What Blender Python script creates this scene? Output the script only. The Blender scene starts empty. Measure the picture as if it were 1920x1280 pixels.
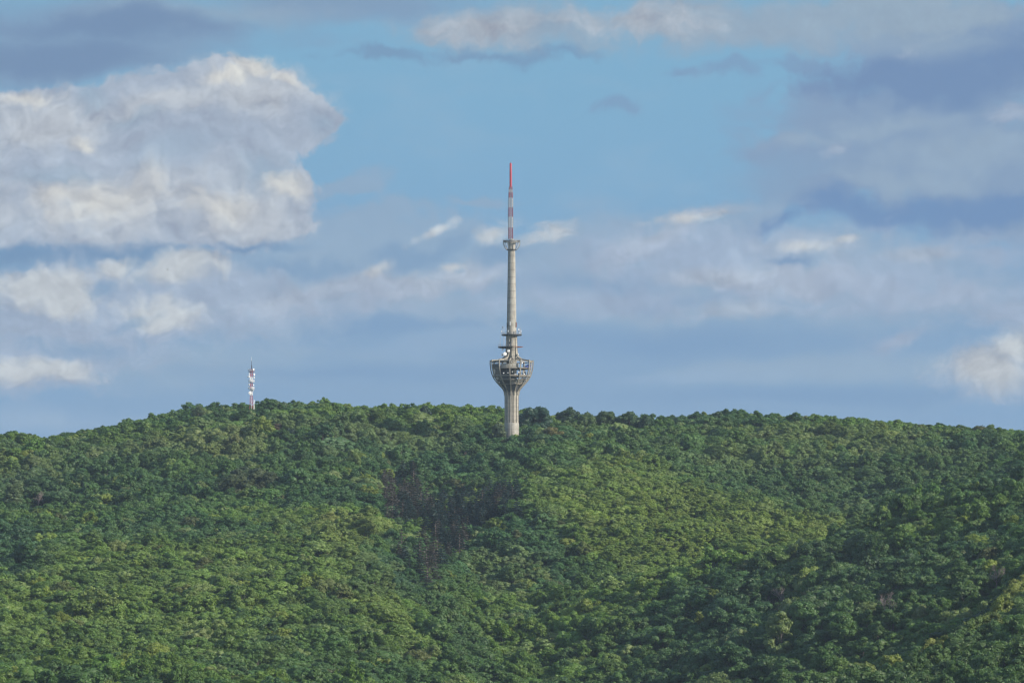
import bpy, bmesh, math, random
import numpy as np
from mathutils import Vector, Matrix

# ---------------------------------------------------------------- frame
# telephoto view up to a wooded ridge 3 km away; the camera is the origin,
# +y is away from it.  F is the focal length in pixels of a 1920 wide frame,
# HOR the pixel row of eye level: both only turn measured angles into metres.
F = 9300.0
HOR = 1200.0
C = bpy.context.scene.collection
SCN = bpy.context.scene
rad = math.radians

cam_d = bpy.data.cameras.new('camera')
cam = bpy.data.objects.new('camera', cam_d)
C.objects.link(cam)
cam_d.sensor_width = 36.0
cam_d.lens = 36.0 * F / 1920.0
cam_d.clip_start = 1.0
cam_d.clip_end = 40000.0
pitch = math.atan2(HOR - 640.0, F)
cam.rotation_euler = (math.pi / 2 + pitch, 0, 0)
SCN.camera = cam

SCN.view_settings.view_transform = 'Standard'
SCN.view_settings.look = 'None'
SCN.view_settings.gamma = 1.0
SCN.view_settings.use_curve_mapping = False
EXPO = 0.25
HAZE = 2.6e-5
SCN.view_settings.exposure = EXPO
SCN.cycles.use_denoising = True
SCN.cycles.denoiser = 'OPENIMAGEDENOISE'
SCN.cycles.denoising_input_passes = 'RGB_ALBEDO_NORMAL'
SCN.cycles.max_bounces = 6
SCN.cycles.diffuse_bounces = 3
SCN.cycles.transmission_bounces = 3
SCN.cycles.transparent_max_bounces = 8
SCN.cycles.volume_bounces = 0
SCN.cycles.filter_width = 1.3
SCN.cycles.use_adaptive_sampling = True
SCN.cycles.adaptive_threshold = 0.02
SCN.cycles.adaptive_min_samples = 8

# ---------------------------------------------------------------- sun
SUN_EL, SUN_AZ = rad(26), rad(116)          # azimuth clockwise from +y
sdir = Vector((math.sin(SUN_AZ) * math.cos(SUN_EL), math.cos(SUN_AZ) * math.cos(SUN_EL), math.sin(SUN_EL)))
sun_d = bpy.data.lights.new('sun', 'SUN')
sun_d.energy = 5.0
sun_d.angle = rad(0.5)
sun_d.color = (1.0, 0.91, 0.76)
sun = bpy.data.objects.new('sun', sun_d)
C.objects.link(sun)
sun.rotation_euler = (-sdir).to_track_quat('-Z', 'Y').to_euler()
sun.location = (0, 0, 800)

# ---------------------------------------------------------------- sky
SKY_STRENGTH = 0.15
world = bpy.data.worlds.new('World')
SCN.world = world
world.use_nodes = True
wt = world.node_tree
wt.nodes.clear()


class G:
    """short hand for building a node tree"""
    def __init__(self, t):
        self.t = t

    def n(self, kind, **kw):
        nd = self.t.nodes.new(kind)
        for k, v in kw.items():
            setattr(nd, k, v)
        return nd

    def put(self, sock, v):
        if isinstance(v, bpy.types.NodeSocket):
            self.t.links.new(v, sock)
        else:
            sock.default_value = v

    def m(self, op, a, b=0.0, c=0.0, clamp=False):
        nd = self.n('ShaderNodeMath', operation=op, use_clamp=clamp)
        for s, v in zip(nd.inputs, (a, b, c)):
            self.put(s, v)
        return nd.outputs[0]

    def v(self, op, a, b=(0, 0, 0), scale=1.0):
        nd = self.n('ShaderNodeVectorMath', operation=op)
        self.put(nd.inputs[0], a)
        if op != 'LENGTH':
            self.put(nd.inputs[1], b)
        if op == 'SCALE':
            self.put(nd.inputs['Scale'], scale)
        return nd.outputs['Value' if op in ('LENGTH', 'DOT_PRODUCT', 'DISTANCE') else 'Vector']

    def ss(self, x, lo, hi, a=0.0, b=1.0):
        nd = self.n('ShaderNodeMapRange', interpolation_type='SMOOTHSTEP')
        for s, v in zip(nd.inputs, (x, lo, hi, a, b)):
            self.put(s, v)
        return nd.outputs[0]

    def mix(self, f, a, b, mode='MIX'):
        nd = self.n('ShaderNodeMix', data_type='RGBA', blend_type=mode)
        self.put(nd.inputs[0], f)
        for s, v in ((nd.inputs[6], a), (nd.inputs[7], b)):
            if not isinstance(v, bpy.types.NodeSocket) and len(v) == 3:
                v = (*v, 1.0)
            self.put(s, v)
        return nd.outputs[2]

    def noise(self, vec, scale, detail=6.0, rough=0.55, lac=2.0, dist=0.0, out='Fac', dims='2D'):
        nd = self.n('ShaderNodeTexNoise')
        nd.noise_dimensions = dims
        self.put(nd.inputs['Vector'], vec)
        for k, v in (('Scale', scale), ('Detail', detail), ('Roughness', rough), ('Lacunarity', lac), ('Distortion', dist)):
            nd.inputs[k].default_value = v
        return nd.outputs[out]

    def xyz(self, x, y, z):
        nd = self.n('ShaderNodeCombineXYZ')
        for s, v in zip(nd.inputs, (x, y, z)):
            self.put(s, v)
        return nd.outputs[0]

    def split(self, vec):
        nd = self.n('ShaderNodeSeparateXYZ')
        self.put(nd.inputs[0], vec)
        return nd.outputs


def lin(c):
    return tuple((x / 255 / 12.92) if x / 255 <= 0.04045 else ((x / 255 + 0.055) / 1.055) ** 2.4 for x in c)


g = G(wt)
w_out = g.n('ShaderNodeOutputWorld')
w_bg = g.n('ShaderNodeBackground')          # the measured stretch of cloudy sky over the ridge
w_bg2 = g.n('ShaderNodeBackground')         # the rest of the heaven
w_bg.inputs['Strength'].default_value = w_bg2.inputs['Strength'].default_value = SKY_STRENGTH
w_mix = g.n('ShaderNodeMixShader')
wt.links.new(w_bg.outputs[0], w_mix.inputs[1])
wt.links.new(w_bg2.outputs[0], w_mix.inputs[2])
wt.links.new(w_mix.outputs[0], w_out.inputs['Surface'])
world.cycles.sampling_method = 'MANUAL'
world.cycles.sample_map_resolution = 256
nish = g.n('ShaderNodeTexSky')
nish.sky_type = 'NISHITA'
nish.sun_disc = False
nish.sun_elevation = SUN_EL
nish.sun_rotation = SUN_AZ
nish.altitude = 300
nish.air_density = 1.0
nish.dust_density = 0.6
nish.ozone_density = 1.6

dirv = g.n('ShaderNodeTexCoord').outputs['Generated']
dx, dy, dz = g.split(dirv)
dyc = g.m('MAXIMUM', dy, 0.08)
# tangent-plane direction coordinates, in thousandths of the measured angle unit
cu = g.m('MULTIPLY', g.m('DIVIDE', dx, dyc), F / 1000)
cv = g.m('MULTIPLY', g.m('DIVIDE', dz, dyc), F / 1000)
P = g.xyz(cu, cv, 0.0)
KC = 1.0 / (SKY_STRENGTH * 2 ** EXPO)


def sky_rgb(c, k=1.0):
    return tuple(x * KC * k for x in lin(c))


# turbulence that bends every cloud edge (same air everywhere)
wn = g.noise(P, 3.2, 3.0, 0.5, out='Color')
warp1 = g.v('SCALE', g.v('SUBTRACT', wn, (0.5, 0.5, 0.5)), scale=0.085)
wn2 = g.noise(g.v('ADD', P, (5.2, 1.3, 0)), 13.0, 4.0, 0.55, out='Color')
warp2 = g.v('SCALE', g.v('SUBTRACT', wn2, (0.5, 0.5, 0.5)), scale=0.050)
PW = g.v('ADD', g.v('ADD', P, warp1), warp2)
PS = g.v('ADD', P, g.v('SCALE', warp1, scale=0.7))          # softer, for stratus
PW = g.v('MULTIPLY', PW, (1, 1, 0))
PS = g.v('MULTIPLY', PS, (1, 1, 0))
# puffs (cumulus) and streaks (stratus)
puff = g.noise(g.v('MULTIPLY', g.v('ADD', PW, (0.3, 7.1, 0)), (1, 1.3, 1)), 5.0, 7.0, 0.6)
puff_l = g.noise(g.v('MULTIPLY', g.v('ADD', PW, (0.3 + 0.014, 7.1 + 0.018, 0)), (1, 1.3, 1)), 5.0, 5.0, 0.6)
relief = g.m('SUBTRACT', puff, puff_l)
streak = g.noise(g.v('MULTIPLY', PS, (1.0, 2.6, 1)), 3.4, 6.0, 0.52)
fluff = g.noise(g.v('MULTIPLY', PW, (1.0, 1.5, 1)), 15.0, 6.0, 0.62)
cloudy = g.m('MULTIPLY_ADD', fluff, 0.5, g.m('MULTIPLY', puff, 0.5))


def billow(vec, scale):
    nd = g.n('ShaderNodeTexVoronoi', voronoi_dimensions='2D', feature='F1')
    nd.normalize = True
    g.put(nd.inputs['Vector'], vec)
    for k_, v_ in (('Scale', scale), ('Detail', 2.5), ('Roughness', 0.6), ('Lacunarity', 2.3), ('Randomness', 1.0)):
        nd.inputs[k_].default_value = v_
    return g.m('SUBTRACT', 1.0, nd.outputs['Distance'])


heap = billow(PW, 11.0)
heap_l = billow(g.v('ADD', PW, (0.010, 0.013, 0)), 11.0)
heap_rel = g.m('SUBTRACT', heap, heap_l)
heapy = g.m('MULTIPLY_ADD', heap, 0.55, g.m('MULTIPLY_ADD', fluff, 0.35, g.m('MULTIPLY_ADD', puff, 0.25, -0.14)))


def field(pos, blobs):
    """largest 1 - distance over a set of ellipses (x, y, half width, half height, tilt in degrees)"""
    best = None
    for b in blobs:
        x, y, a, h = b[:4]
        tilt = b[4] if len(b) > 4 else 0
        t, bx, by = rad(tilt), (x - 960) / 1000, (HOR - y) / 1000
        ct, st, ia, ih = math.cos(t), math.sin(t), 1000 / a, 1000 / h
        if tilt == 0:
            nd = g.n('ShaderNodeVectorMath', operation='MULTIPLY_ADD')
            g.put(nd.inputs[0], pos)
            nd.inputs[1].default_value = (ia, ih, 0)
            nd.inputs[2].default_value = (-bx * ia, -by * ih, 0)
            ln = g.v('LENGTH', nd.outputs[0])
        else:
            e = g.m('SUBTRACT', g.v('DOT_PRODUCT', pos, (ct * ia, st * ia, 0)), (ct * bx + st * by) * ia)
            f = g.m('SUBTRACT', g.v('DOT_PRODUCT', pos, (-st * ih, ct * ih, 0)), (-st * bx + ct * by) * ih)
            ln = g.m('SQRT', g.m('MULTIPLY_ADD', e, e, g.m('MULTIPLY', f, f)))
        d = g.m('SUBTRACT', 1.0, ln)
        best = d if best is None else g.m('SMOOTH_MAX', best, d, 0.18)
    return best


def layer(col, colour, blobs, soft=0.4, amp=0.8, tex=None, pos=None, opacity=1.0):
    # (the vanishing term makes each layer wait for the one below it, which keeps the shader small enough to compile)
    r_, g_, b_ = colour
    if b_ - r_ > 40:
        colour = (r_ + 1, g_ + 5, b_ + 1)
    d = field(g.v('ADD', PW if pos is None else pos, g.v('SCALE', col, scale=1e-7)), blobs)
    t = puff if tex is None else tex
    d = g.m('MULTIPLY_ADD', g.m('SUBTRACT', t, 0.5), amp * 2, d)
    a = g.ss(d, 0.0, soft)
    return g.mix(g.m('MULTIPLY', a, opacity), col, sky_rgb(colour))
# clear sky: the deep cyan blue of the gap in the clouds, paler towards the ridge
clear = g.mix(g.ss(cv, 0.35, 1.2), sky_rgb((128, 164, 201)), sky_rgb((126, 173, 204)))
clear = g.mix(g.m('MULTIPLY', g.ss(streak, 0.48, 0.75), 0.35), clear, sky_rgb((146, 178, 204)))
S = clear
# veil of blue-grey stratus over the low sky
S = layer(S, (131, 158, 194), [(960, 800, 1500, 430), (300, 570, 700, 260), (1500, 570, 800, 220)], 0.6, 0.3, streak, PS, 0.97)
S = layer(S, (148, 168, 195), [(480, 520, 560, 130, 2), (1150, 520, 480, 130, 4), (1600, 540, 520, 110, 0), (400, 690, 500, 70), (1500, 690, 420, 46, 2)], 0.9, 0.9, streak, PS, 0.75)
S = layer(S, (119, 149, 190), [(640, 606, 460, 40, 0), (1250, 640, 560, 52, 0), (1500, 745, 480, 30), (620, 700, 460, 30)], 0.9, 0.7, streak, PS, 0.6)
# right hand dark mass
S = layer(S, (132, 152, 186), [(1720, 260, 390, 185, 0), (1470, 275, 110, 44, 8), (1880, 110, 380, 150, 0), (1560, 330, 200, 100, 10), (1950, 330, 330, 180)], 0.5, 0.75, cloudy, PW, 0.95)
S = layer(S, (111, 136, 179), [(1760, 150, 340, 66, 0), (1920, 110, 280, 90)], 0.7, 0.6, cloudy, PW, 0.9)
S = layer(S, (148, 166, 192), [(1830, 290, 290, 80, 4), (1680, 240, 210, 40, 6), (1500, 262, 130, 26, 0), (1700, 340, 200, 40)], 0.9, 0.9, cloudy, PW, 0.75)
S = layer(S, (109, 138, 184), [(1690, 400, 330, 38, 0), (1430, 425, 110, 30, 12), (1900, 390, 270, 36), (1540, 385, 90, 44)], 0.7, 0.45, cloudy, PW, 0.9)
S = layer(S, (165, 178, 198), [(1570, 282, 50, 16, 20), (1905, 225, 60, 30, 0), (1730, 92, 60, 16, 30)], 1.0, 1.0, fluff, PW, 0.7)
# top band
S = layer(S, (128, 152, 186), [(150, 60, 600, 105, 0), (0, 110, 280, 95), (600, -5, 380, 60)], 0.7, 0.6, streak, PS, 0.95)
S = layer(S, (143, 162, 189), [(420, 20, 360, 40, 0), (1500, 60, 420, 50, 0), (1750, 80, 260, 40)], 1.0, 0.8, cloudy, PS, 0.8)
S = layer(S, (115, 138, 176), [(70, 108, 260, 56, 0), (200, 45, 400, 46)], 0.9, 0.7, streak, PW, 0.95)
S = layer(S, (147, 164, 188), [(1000, 50, 370, 66, 2), (1330, 40, 380, 62, 0), (1650, 20, 380, 60)], 0.7, 0.8, cloudy, PW, 0.95)
S = layer(S, (176, 184, 195), [(900, 50, 170, 44, 0), (1180, 38, 220, 40, 0)], 0.9, 1.0, cloudy, PW, 0.9)
S = layer(S, (117, 144, 181), [(930, 100, 190, 20, 0), (1060, 94, 80, 18), (740, 104, 140, 26)], 0.9, 0.7, fluff, PW, 0.75)
S = layer(S, (124, 151, 188), [(1360, 128, 95, 22, 6), (1480, 118, 100, 16, 0), (1150, 190, 70, 22), (1280, 128, 60, 12)], 0.9, 0.8, fluff, PW, 0.75)
# mid band of cumulus
S = layer(S, (152, 170, 197), [(700, 470, 380, 110, 8), (1150, 480, 420, 100, 8), (1560, 480, 380, 80, 0), (420, 590, 330, 80, 0), (1000, 560, 700, 50, 0)], 0.8, 0.9, cloudy, PW, 0.7)
S = layer(S, (142, 164, 194), [(760, 440, 270, 74, 14), (700, 410, 190, 44, 14), (1180, 470, 330, 80, 14), (1340, 420, 180, 50, 8), (960, 500, 300, 70), (650, 350, 120, 26, 10), (920, 368, 110, 16)], 0.6, 1.0, cloudy, PW, 0.85)
S = layer(S, (171, 182, 198), [(540, 552, 240, 42, 4), (740, 528, 240, 36, 6), (880, 500, 100, 34), (1290, 412, 130, 26, 8), (1210, 455, 150, 40, 22), (1480, 520, 200, 40)], 0.8, 1.0, cloudy, PW, 0.85)
S = layer(S, (118, 148, 187), [(800, 462, 170, 34, 16), (1120, 535, 210, 30, 0), (540, 500, 170, 32, 0), (960, 470, 80, 36), (1240, 560, 200, 22)], 0.9, 0.9, cloudy, PW, 0.6)
S = layer(S, (160, 176, 200), [(1300, 475, 440, 84, 6), (1660, 530, 400, 90, 0), (1150, 560, 300, 44, 0), (1850, 470, 200, 50, 0)], 1.0, 1.15, cloudy, PS, 0.7)
S = layer(S, (162, 177, 199), [(150, 640, 300, 100, 0), (420, 590, 240, 70, 8), (640, 560, 240, 50, 4)], 1.0, 1.1, cloudy, PS, 0.7)
S = layer(S, (130, 158, 193), [(1430, 330, 150, 70, 10), (1420, 210, 130, 40, 0)], 1.0, 1.1, cloudy, PS, 0.7)
S = layer(S, (198, 202, 205), [(820, 430, 70, 15, 26), (1015, 440, 80, 30, 14), (930, 436, 60, 26, 14), (1300, 406, 100, 14, 6), (705, 505, 40, 18, 20), (850, 500, 36, 14)], 1.0, 0.75, fluff, P, 0.8)
S = layer(S, (174, 184, 198), [(1530, 458, 150, 36, 4), (1380, 580, 130, 24), (1330, 520, 120, 24), (1740, 475, 130, 22)], 1.0, 0.8, cloudy, P, 0.55)
S = layer(S, (204, 207, 208), [(1590, 446, 34, 12, 4), (1520, 462, 70, 18)], 1.0, 0.7, fluff, P, 0.6)
S = layer(S, (108, 140, 184), [(1490, 488, 70, 14)], 1.0, 0.6, fluff, PW, 0.7)
# big cumulus at left
BIG = [(330, 250, 265, 128, 8), (480, 205, 140, 88, -20), (90, 280, 200, 130), (200, 375, 320, 110, 0), (420, 380, 170, 98, 0), (565, 235, 78, 66), (50, 220, 130, 66), (200, 430, 330, 44)]
S = layer(S, (165, 178, 196), BIG, 0.16, 0.42, heapy, PW, 1.0)
S = layer(S, (186, 193, 202), [(460, 170, 140, 64, -14), (530, 190, 110, 70), (90, 240, 170, 80), (300, 200, 150, 40, 14), (200, 380, 330, 90), (450, 400, 150, 70)], 0.9, 1.0, heapy, PW, 0.9)
S = layer(S, (143, 164, 191), [(330, 285, 150, 50, 20), (120, 325, 150, 36), (480, 330, 80, 56, 0), (250, 230, 100, 30, 10), (600, 245, 50, 46), (180, 180, 60, 40)], 1.0, 0.9, cloudy, PW, 0.6)
S = layer(S, (207, 208, 206), [(200, 375, 150, 50, 6), (475, 122, 64, 26, 0), (400, 385, 90, 34), (110, 365, 80, 30), (165, 265, 44, 22), (520, 350, 64, 30), (430, 150, 50, 18), (40, 180, 90, 24)], 1.0, 1.0, heapy, PW, 0.85)
S = layer(S, (113, 142, 181), [(200, 474, 400, 28, 0), (20, 480, 240, 30), (470, 466, 150, 16)], 1.0, 0.6, cloudy, g.v('ADD', P, g.v('SCALE', warp2, scale=0.9)), 0.95)
S = layer(S, (160, 174, 194), [(330, 262, 210, 74, 8), (90, 290, 150, 50), (470, 250, 120, 50), (560, 215, 60, 50)], 1.0, 0.8, cloudy, PW, 0.65)
S = layer(S, (209, 209, 206), [(472, 124, 60, 22, 0), (400, 150, 50, 16, 10), (530, 150, 50, 14, -20)], 0.9, 0.9, heapy, PW, 0.7)
# lower left cumulus
S = layer(S, (160, 176, 198), [(120, 580, 270, 105, 0), (330, 560, 150, 76, 30), (40, 660, 200, 100), (430, 530, 120, 40)], 0.5, 0.8, heapy, PW, 0.9)
S = layer(S, (192, 198, 203), [(60, 540, 120, 50, 0), (330, 508, 110, 36, 10), (215, 497, 54, 24, 10), (110, 560, 90, 44), (60, 700, 150, 32), (300, 585, 110, 40), (130, 540, 50, 50)], 0.8, 1.0, heapy, PW, 0.9)
S = layer(S, (120, 151, 189), [(195, 540, 50, 26, 0), (250, 600, 66, 24, 20), (130, 655, 150, 26), (20, 500, 50, 14)], 0.9, 0.8, fluff, PW, 0.65)
S = layer(S, (152, 172, 201), [(60, 795, 230, 40)], 0.9, 0.8, streak, PS, 0.7)
# lower right cumulus
S = layer(S, (158, 174, 197), [(1860, 700, 150, 86, 0), (1900, 580, 140, 70), (1690, 640, 100, 34, 14), (1800, 545, 160, 30)], 0.8, 0.9, cloudy, PW, 0.85)
S = layer(S, (194, 198, 200), [(1850, 695, 130, 66, 0), (1915, 655, 80, 50)], 0.9, 0.8, heapy, P, 0.8)
S = layer(S, (145, 168, 200), [(1330, 702, 280, 22, 2), (840, 640, 230, 30, 8)], 0.9, 0.8, streak, PS, 0.6)
# side light on the puffs
rel = g.m('MULTIPLY', g.m('MULTIPLY_ADD', relief, 1.2, g.m('MULTIPLY', heap_rel, 0.42)), g.ss(g.split(S)[0], sky_rgb((132, 0, 0))[0], sky_rgb((175, 0, 0))[0]))
S = g.v('MULTIPLY', S, g.xyz(g.m('ADD', 1.0, rel), g.m('ADD', 1.0, rel), g.m('MULTIPLY_ADD', rel, 0.85, 1.0)))
# the rest of the heaven, outside the measured part: broken grey cloud
gen = g.ss(g.noise(dirv, 3.0, 4.0, 0.6, dims='3D'), 0.47, 0.6)
other = g.mix(g.m('MULTIPLY', gen, 0.55), nish.outputs[0], sky_rgb((168, 184, 205)))
lp = g.ss(g.v('LENGTH', g.v('SUBTRACT', P, (0, 0.75, 0))), 1.5, 2.4)
lp = g.m('MAXIMUM', lp, g.ss(dy, 0.9, 0.6))
wt.links.new(S, w_bg.inputs['Color'])
wt.links.new(other, w_bg2.inputs['Color'])
wt.links.new(lp, w_mix.inputs[0])
# ---------------------------------------------------------------- materials
def material(name, build):
    m = bpy.data.materials.new(name)
    m.use_nodes = True
    m.node_tree.nodes.clear()
    gg = G(m.node_tree)
    out = gg.n('ShaderNodeOutputMaterial')
    m.node_tree.links.new(build(gg), out.inputs['Surface'])
    return m


def principled(gg, colour, rough=0.7, metal=0.0, spec=0.3):
    b = gg.n('ShaderNodeBsdfPrincipled')
    if not isinstance(colour, bpy.types.NodeSocket) and len(colour) == 3:
        colour = (*colour, 1.0)
    gg.put(b.inputs['Base Color'], colour)
    b.inputs['Roughness'].default_value = rough
    b.inputs['Metallic'].default_value = metal
    b.inputs['Specular IOR Level'].default_value = spec
    return b.outputs[0]


def build_leaf(gg):
    # every tree carries a leaf colour ("tint") with some slope light painted in; leaves vary a little round it
    at = gg.n('ShaderNodeAttribute', attribute_type='INSTANCER', attribute_name='tint')
    pos = gg.n('ShaderNodeNewGeometry').outputs['Position']
    n1 = gg.noise(pos, 0.5, 2.0, 0.6, dims='3D')
    hue = gg.n('ShaderNodeHueSaturation')
    gg.put(hue.inputs['Hue'], gg.m('MULTIPLY_ADD', gg.m('SUBTRACT', n1, 0.5), 0.025, 0.5))
    gg.put(hue.inputs['Value'], gg.m('MULTIPLY_ADD', n1, 0.5, 0.75))
    gg.put(hue.inputs['Color'], at.outputs['Color'])
    col = hue.outputs[0]
    p = principled(gg, col, 0.5, 0, 0.35)
    tr = gg.n('ShaderNodeBsdfTranslucent')
    gg.put(tr.inputs['Color'], gg.mix(1.0, col, (1.15, 1.2, 0.6), 'MULTIPLY'))
    mx = gg.n('ShaderNodeMixShader')
    mx.inputs[0].default_value = 0.36
    gg.t.links.new(p, mx.inputs[1])
    gg.t.links.new(tr.outputs[0], mx.inputs[2])
    return mx.outputs[0]


def build_bark(gg):
    pos = gg.n('ShaderNodeTexCoord').outputs['Object']
    n1 = gg.noise(gg.v('MULTIPLY', pos, (3, 3, 0.6)), 2.0, 4.0, 0.6, dims='3D')
    return principled(gg, gg.mix(gg.ss(n1, 0.3, 0.7), (0.05, 0.042, 0.035), (0.17, 0.15, 0.13)), 0.9)


def build_pale_bark(gg):
    pos = gg.n('ShaderNodeTexCoord').outputs['Object']
    n1 = gg.noise(pos, 0.8, 3.0, 0.6, dims='3D')
    return principled(gg, gg.mix(gg.ss(n1, 0.3, 0.7), (0.16, 0.125, 0.12), (0.30, 0.25, 0.235)), 0.9)


def build_ground(gg):
    pos = gg.n('ShaderNodeNewGeometry').outputs['Position']
    n1 = gg.noise(pos, 0.05, 6.0, 0.6, dims='3D')
    n2 = gg.noise(pos, 0.7, 5.0, 0.6, dims='3D')
    c = gg.mix(gg.ss(n1, 0.35, 0.65), (0.035, 0.05, 0.02), (0.06, 0.052, 0.032))
    return principled(gg, gg.mix(gg.m('MULTIPLY', n2, 0.6), c, (0.03, 0.035, 0.018)), 0.95, 0, 0.1)


M_LEAF = material('leaves', build_leaf)
M_BARK = material('bark', build_bark)
M_PALE = material('weathered bark', build_pale_bark)
M_GROUND = material('forest floor', build_ground)

# ---------------------------------------------------------------- the land
# height of the tree canopy, read off as the row it reaches at each distance (metres) and column
KX = [-500, 0, 200, 400, 600, 700, 800, 900, 1000, 1200, 1400, 1600, 1800, 1920, 2400]
ROWS = {
    1250: [1560, 1560, 1560, 1560, 1560, 1560, 1570, 1580, 1600, 1600, 1580, 1540, 1460, 1400, 1240],
    2000: [1275, 1272, 1252, 1240, 1254, 1270, 1302, 1345, 1375, 1365, 1315, 1245, 1165, 1112, 1000],
    2150: [1205, 1202, 1185, 1170, 1182, 1198, 1230, 1280, 1310, 1265, 1200, 1120, 1045, 1000, 900],
    2300: [1130, 1132, 1110, 1093, 1103, 1120, 1162, 1205, 1200, 1120, 1066, 1003, 945, 912, 850],
    2400: [1090, 1088, 1068, 1050, 1058, 1075, 1120, 1155, 1150, 1125, 1105, 1055, 975, 930, 850],
    2500: [1048, 1048, 1028, 1008, 1015, 1030, 1076, 1085, 1070, 1050, 1050, 1030, 955, 912, 850],
    2600: [1008, 1008, 986, 966, 968, 985, 1042, 1045, 1008, 980, 968, 976, 945, 902, 850],
    2700: [965, 970, 960, 945, 930, 945, 1005, 1000, 946, 912, 900, 962, 925, 884, 845],
    2800: [925, 930, 920, 905, 895, 908, 950, 935, 885, 862, 888, 940, 890, 855, 800],
    2900: [888, 895, 885, 865, 850, 862, 892, 875, 840, 850, 896, 897, 858, 840, 808],
    3000: [850, 860, 850, 815, 800, 812, 832, 820, 820, 834, 856, 852, 832, 828, 815],
    3100: [820, 828, 820, 785, 770, 785, 788, 788, 796, 806, 798, 800, 812, 820, 825],
    3200: [822, 820, 812, 772, 764, 772, 770, 776, 790, 800, 786, 796, 810, 820, 826],
    3300: [830, 822, 815, 780, 775, 785, 780, 785, 800, 806, 795, 800, 815, 825, 832],
    3450: [880, 870, 860, 830, 825, 830, 830, 830, 835, 850, 845, 850, 860, 870, 870],
    3800: [980] * 15, 4600: [1120] * 15, 6000: [1180] * 15, 12000: [1200] * 15,
}
# the nearest ridge runs away to the right: (column, row) pairs
for y_, pairs in {1500: '-500 1450 700 1450 1000 1470 1200 1440 1330 1365 1430 1322 1500 1322 1600 1316 1800 1306 1920 1296 2400 1290',
                  1600: '-500 1420 600 1410 800 1425 1000 1450 1200 1450 1400 1385 1500 1325 1585 1248 1700 1252 1800 1246 1920 1238 2400 1230',
                  1700: '-500 1385 600 1370 800 1390 1000 1440 1200 1455 1400 1410 1500 1370 1600 1305 1700 1215 1750 1175 1850 1178 1920 1172 2400 1160',
                  1800: '-500 1348 400 1338 700 1336 800 1362 1000 1425 1200 1445 1400 1412 1500 1385 1600 1345 1700 1285 1800 1205 1905 1112 2000 1108 2400 1095',
                  1900: '-500 1312 200 1300 400 1290 600 1300 700 1312 800 1340 1000 1405 1200 1420 1400 1395 1500 1375 1600 1345 1700 1305 1800 1250 1920 1180 2060 1065 2400 1045'}.items():
    v_ = np.array(pairs.split(), float)
    ROWS[y_] = (v_[::2], v_[1::2])
RY = np.array(sorted(ROWS), float)
GX = np.arange(-520, 2421, 20.0)
GY = np.concatenate([np.arange(1250, 3900, 10.0), np.arange(3900, 12001, 50.0)])
tab = np.array([np.interp(GX, *(ROWS[int(y)] if isinstance(ROWS[int(y)], tuple) else (KX, ROWS[int(y)]))) for y in RY])
ker = np.exp(-0.5 * (np.arange(-6, 7) / 1.5) ** 2)
ker /= ker.sum()
tab = np.array([np.convolve(np.pad(r, 6, 'edge'), ker, 'valid') for r in tab])
tab = np.array([np.interp(GY, RY, tab[:, i]) for i in range(len(GX))]).T
ker = np.exp(-0.5 * (np.arange(-8, 9) / 1.8) ** 2)
ker /= ker.sum()
tab = np.array([np.convolve(np.pad(tab[:, i], 8, 'edge'), ker, 'valid') for i in range(len(GX))]).T


def lattice(x, y, seed):
    h = np.sin(x * 127.1 + y * 311.7 + seed * 74.7) * 43758.5453
    return h - np.floor(h)


def vnoise(x, y, seed=0):
    """smooth value noise 0..1 (unit cells)"""
    xi, yi = np.floor(x), np.floor(y)
    fx, fy = x - xi, y - yi
    fx, fy = fx * fx * (3 - 2 * fx), fy * fy * (3 - 2 * fy)
    a, b = lattice(xi, yi, seed), lattice(xi + 1, yi, seed)
    c, d = lattice(xi, yi + 1, seed), lattice(xi + 1, yi + 1, seed)
    return (a * (1 - fx) + b * fx) * (1 - fy) + (c * (1 - fx) + d * fx) * fy


def fbm(x, y, seed=0, octaves=4):
    s, w = 0, 0
    for o in range(octaves):
        s = s + vnoise(x * 2 ** o, y * 2 ** o, seed + 13 * o) / 2 ** o
        w += 1 / 2 ** o
    return s / w


CANOPY = 9.6


def ground_z(x, y):
    x, y = np.asarray(x, float), np.asarray(y, float)
    yc = np.clip(y, GY[0], GY[-1])
    px = np.clip(960 + F * x / yc, GX[0], GX[-1])
    ix = np.clip(((px - GX[0]) / 20).astype(int), 0, len(GX) - 2)
    iy = np.clip(np.searchsorted(GY, yc, 'right') - 1, 0, len(GY) - 2)
    tx = (px - GX[ix]) / 20
    ty = (yc - GY[iy]) / (GY[iy + 1] - GY[iy])
    row = (tab[iy, ix] * (1 - tx) + tab[iy, ix + 1] * tx) * (1 - ty) + (tab[iy + 1, ix] * (1 - tx) + tab[iy + 1, ix + 1] * tx) * ty
    z = (HOR - row) * yc / F - CANOPY
    far = np.clip((3060 - y) / 250, 0, 1)
    z = z + (fbm(x / 150, y / 190, 3, 2) - 0.5) * 22 * far + (fbm(x / 48, y / 60, 8, 2) - 0.5) * 7 * np.clip((3900 - y) / 500, 0, 1)
    w = np.clip((y - 900) / 350, 0, 1)
    w = w * w * (3 - 2 * w)
    low = -82 + 79 * np.exp(-(x * x + y * y) / 250 ** 2)
    return low * (1 - w) + z * w


def row_of(x, y, z):
    return 960 + F * x / y, HOR - F * z / y


def mesh_from(name, verts, faces, mats, smooth=False, face_mat=None):
    me = bpy.data.meshes.new(name)
    me.from_pydata([tuple(v) for v in verts], [], [tuple(f) for f in faces])
    for m in mats:
        me.materials.append(m)
    if face_mat is not None:
        me.polygons.foreach_set('material_index', face_mat)
    if smooth:
        me.polygons.foreach_set('use_smooth', [True] * len(me.polygons))
    me.update()
    return me


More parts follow.
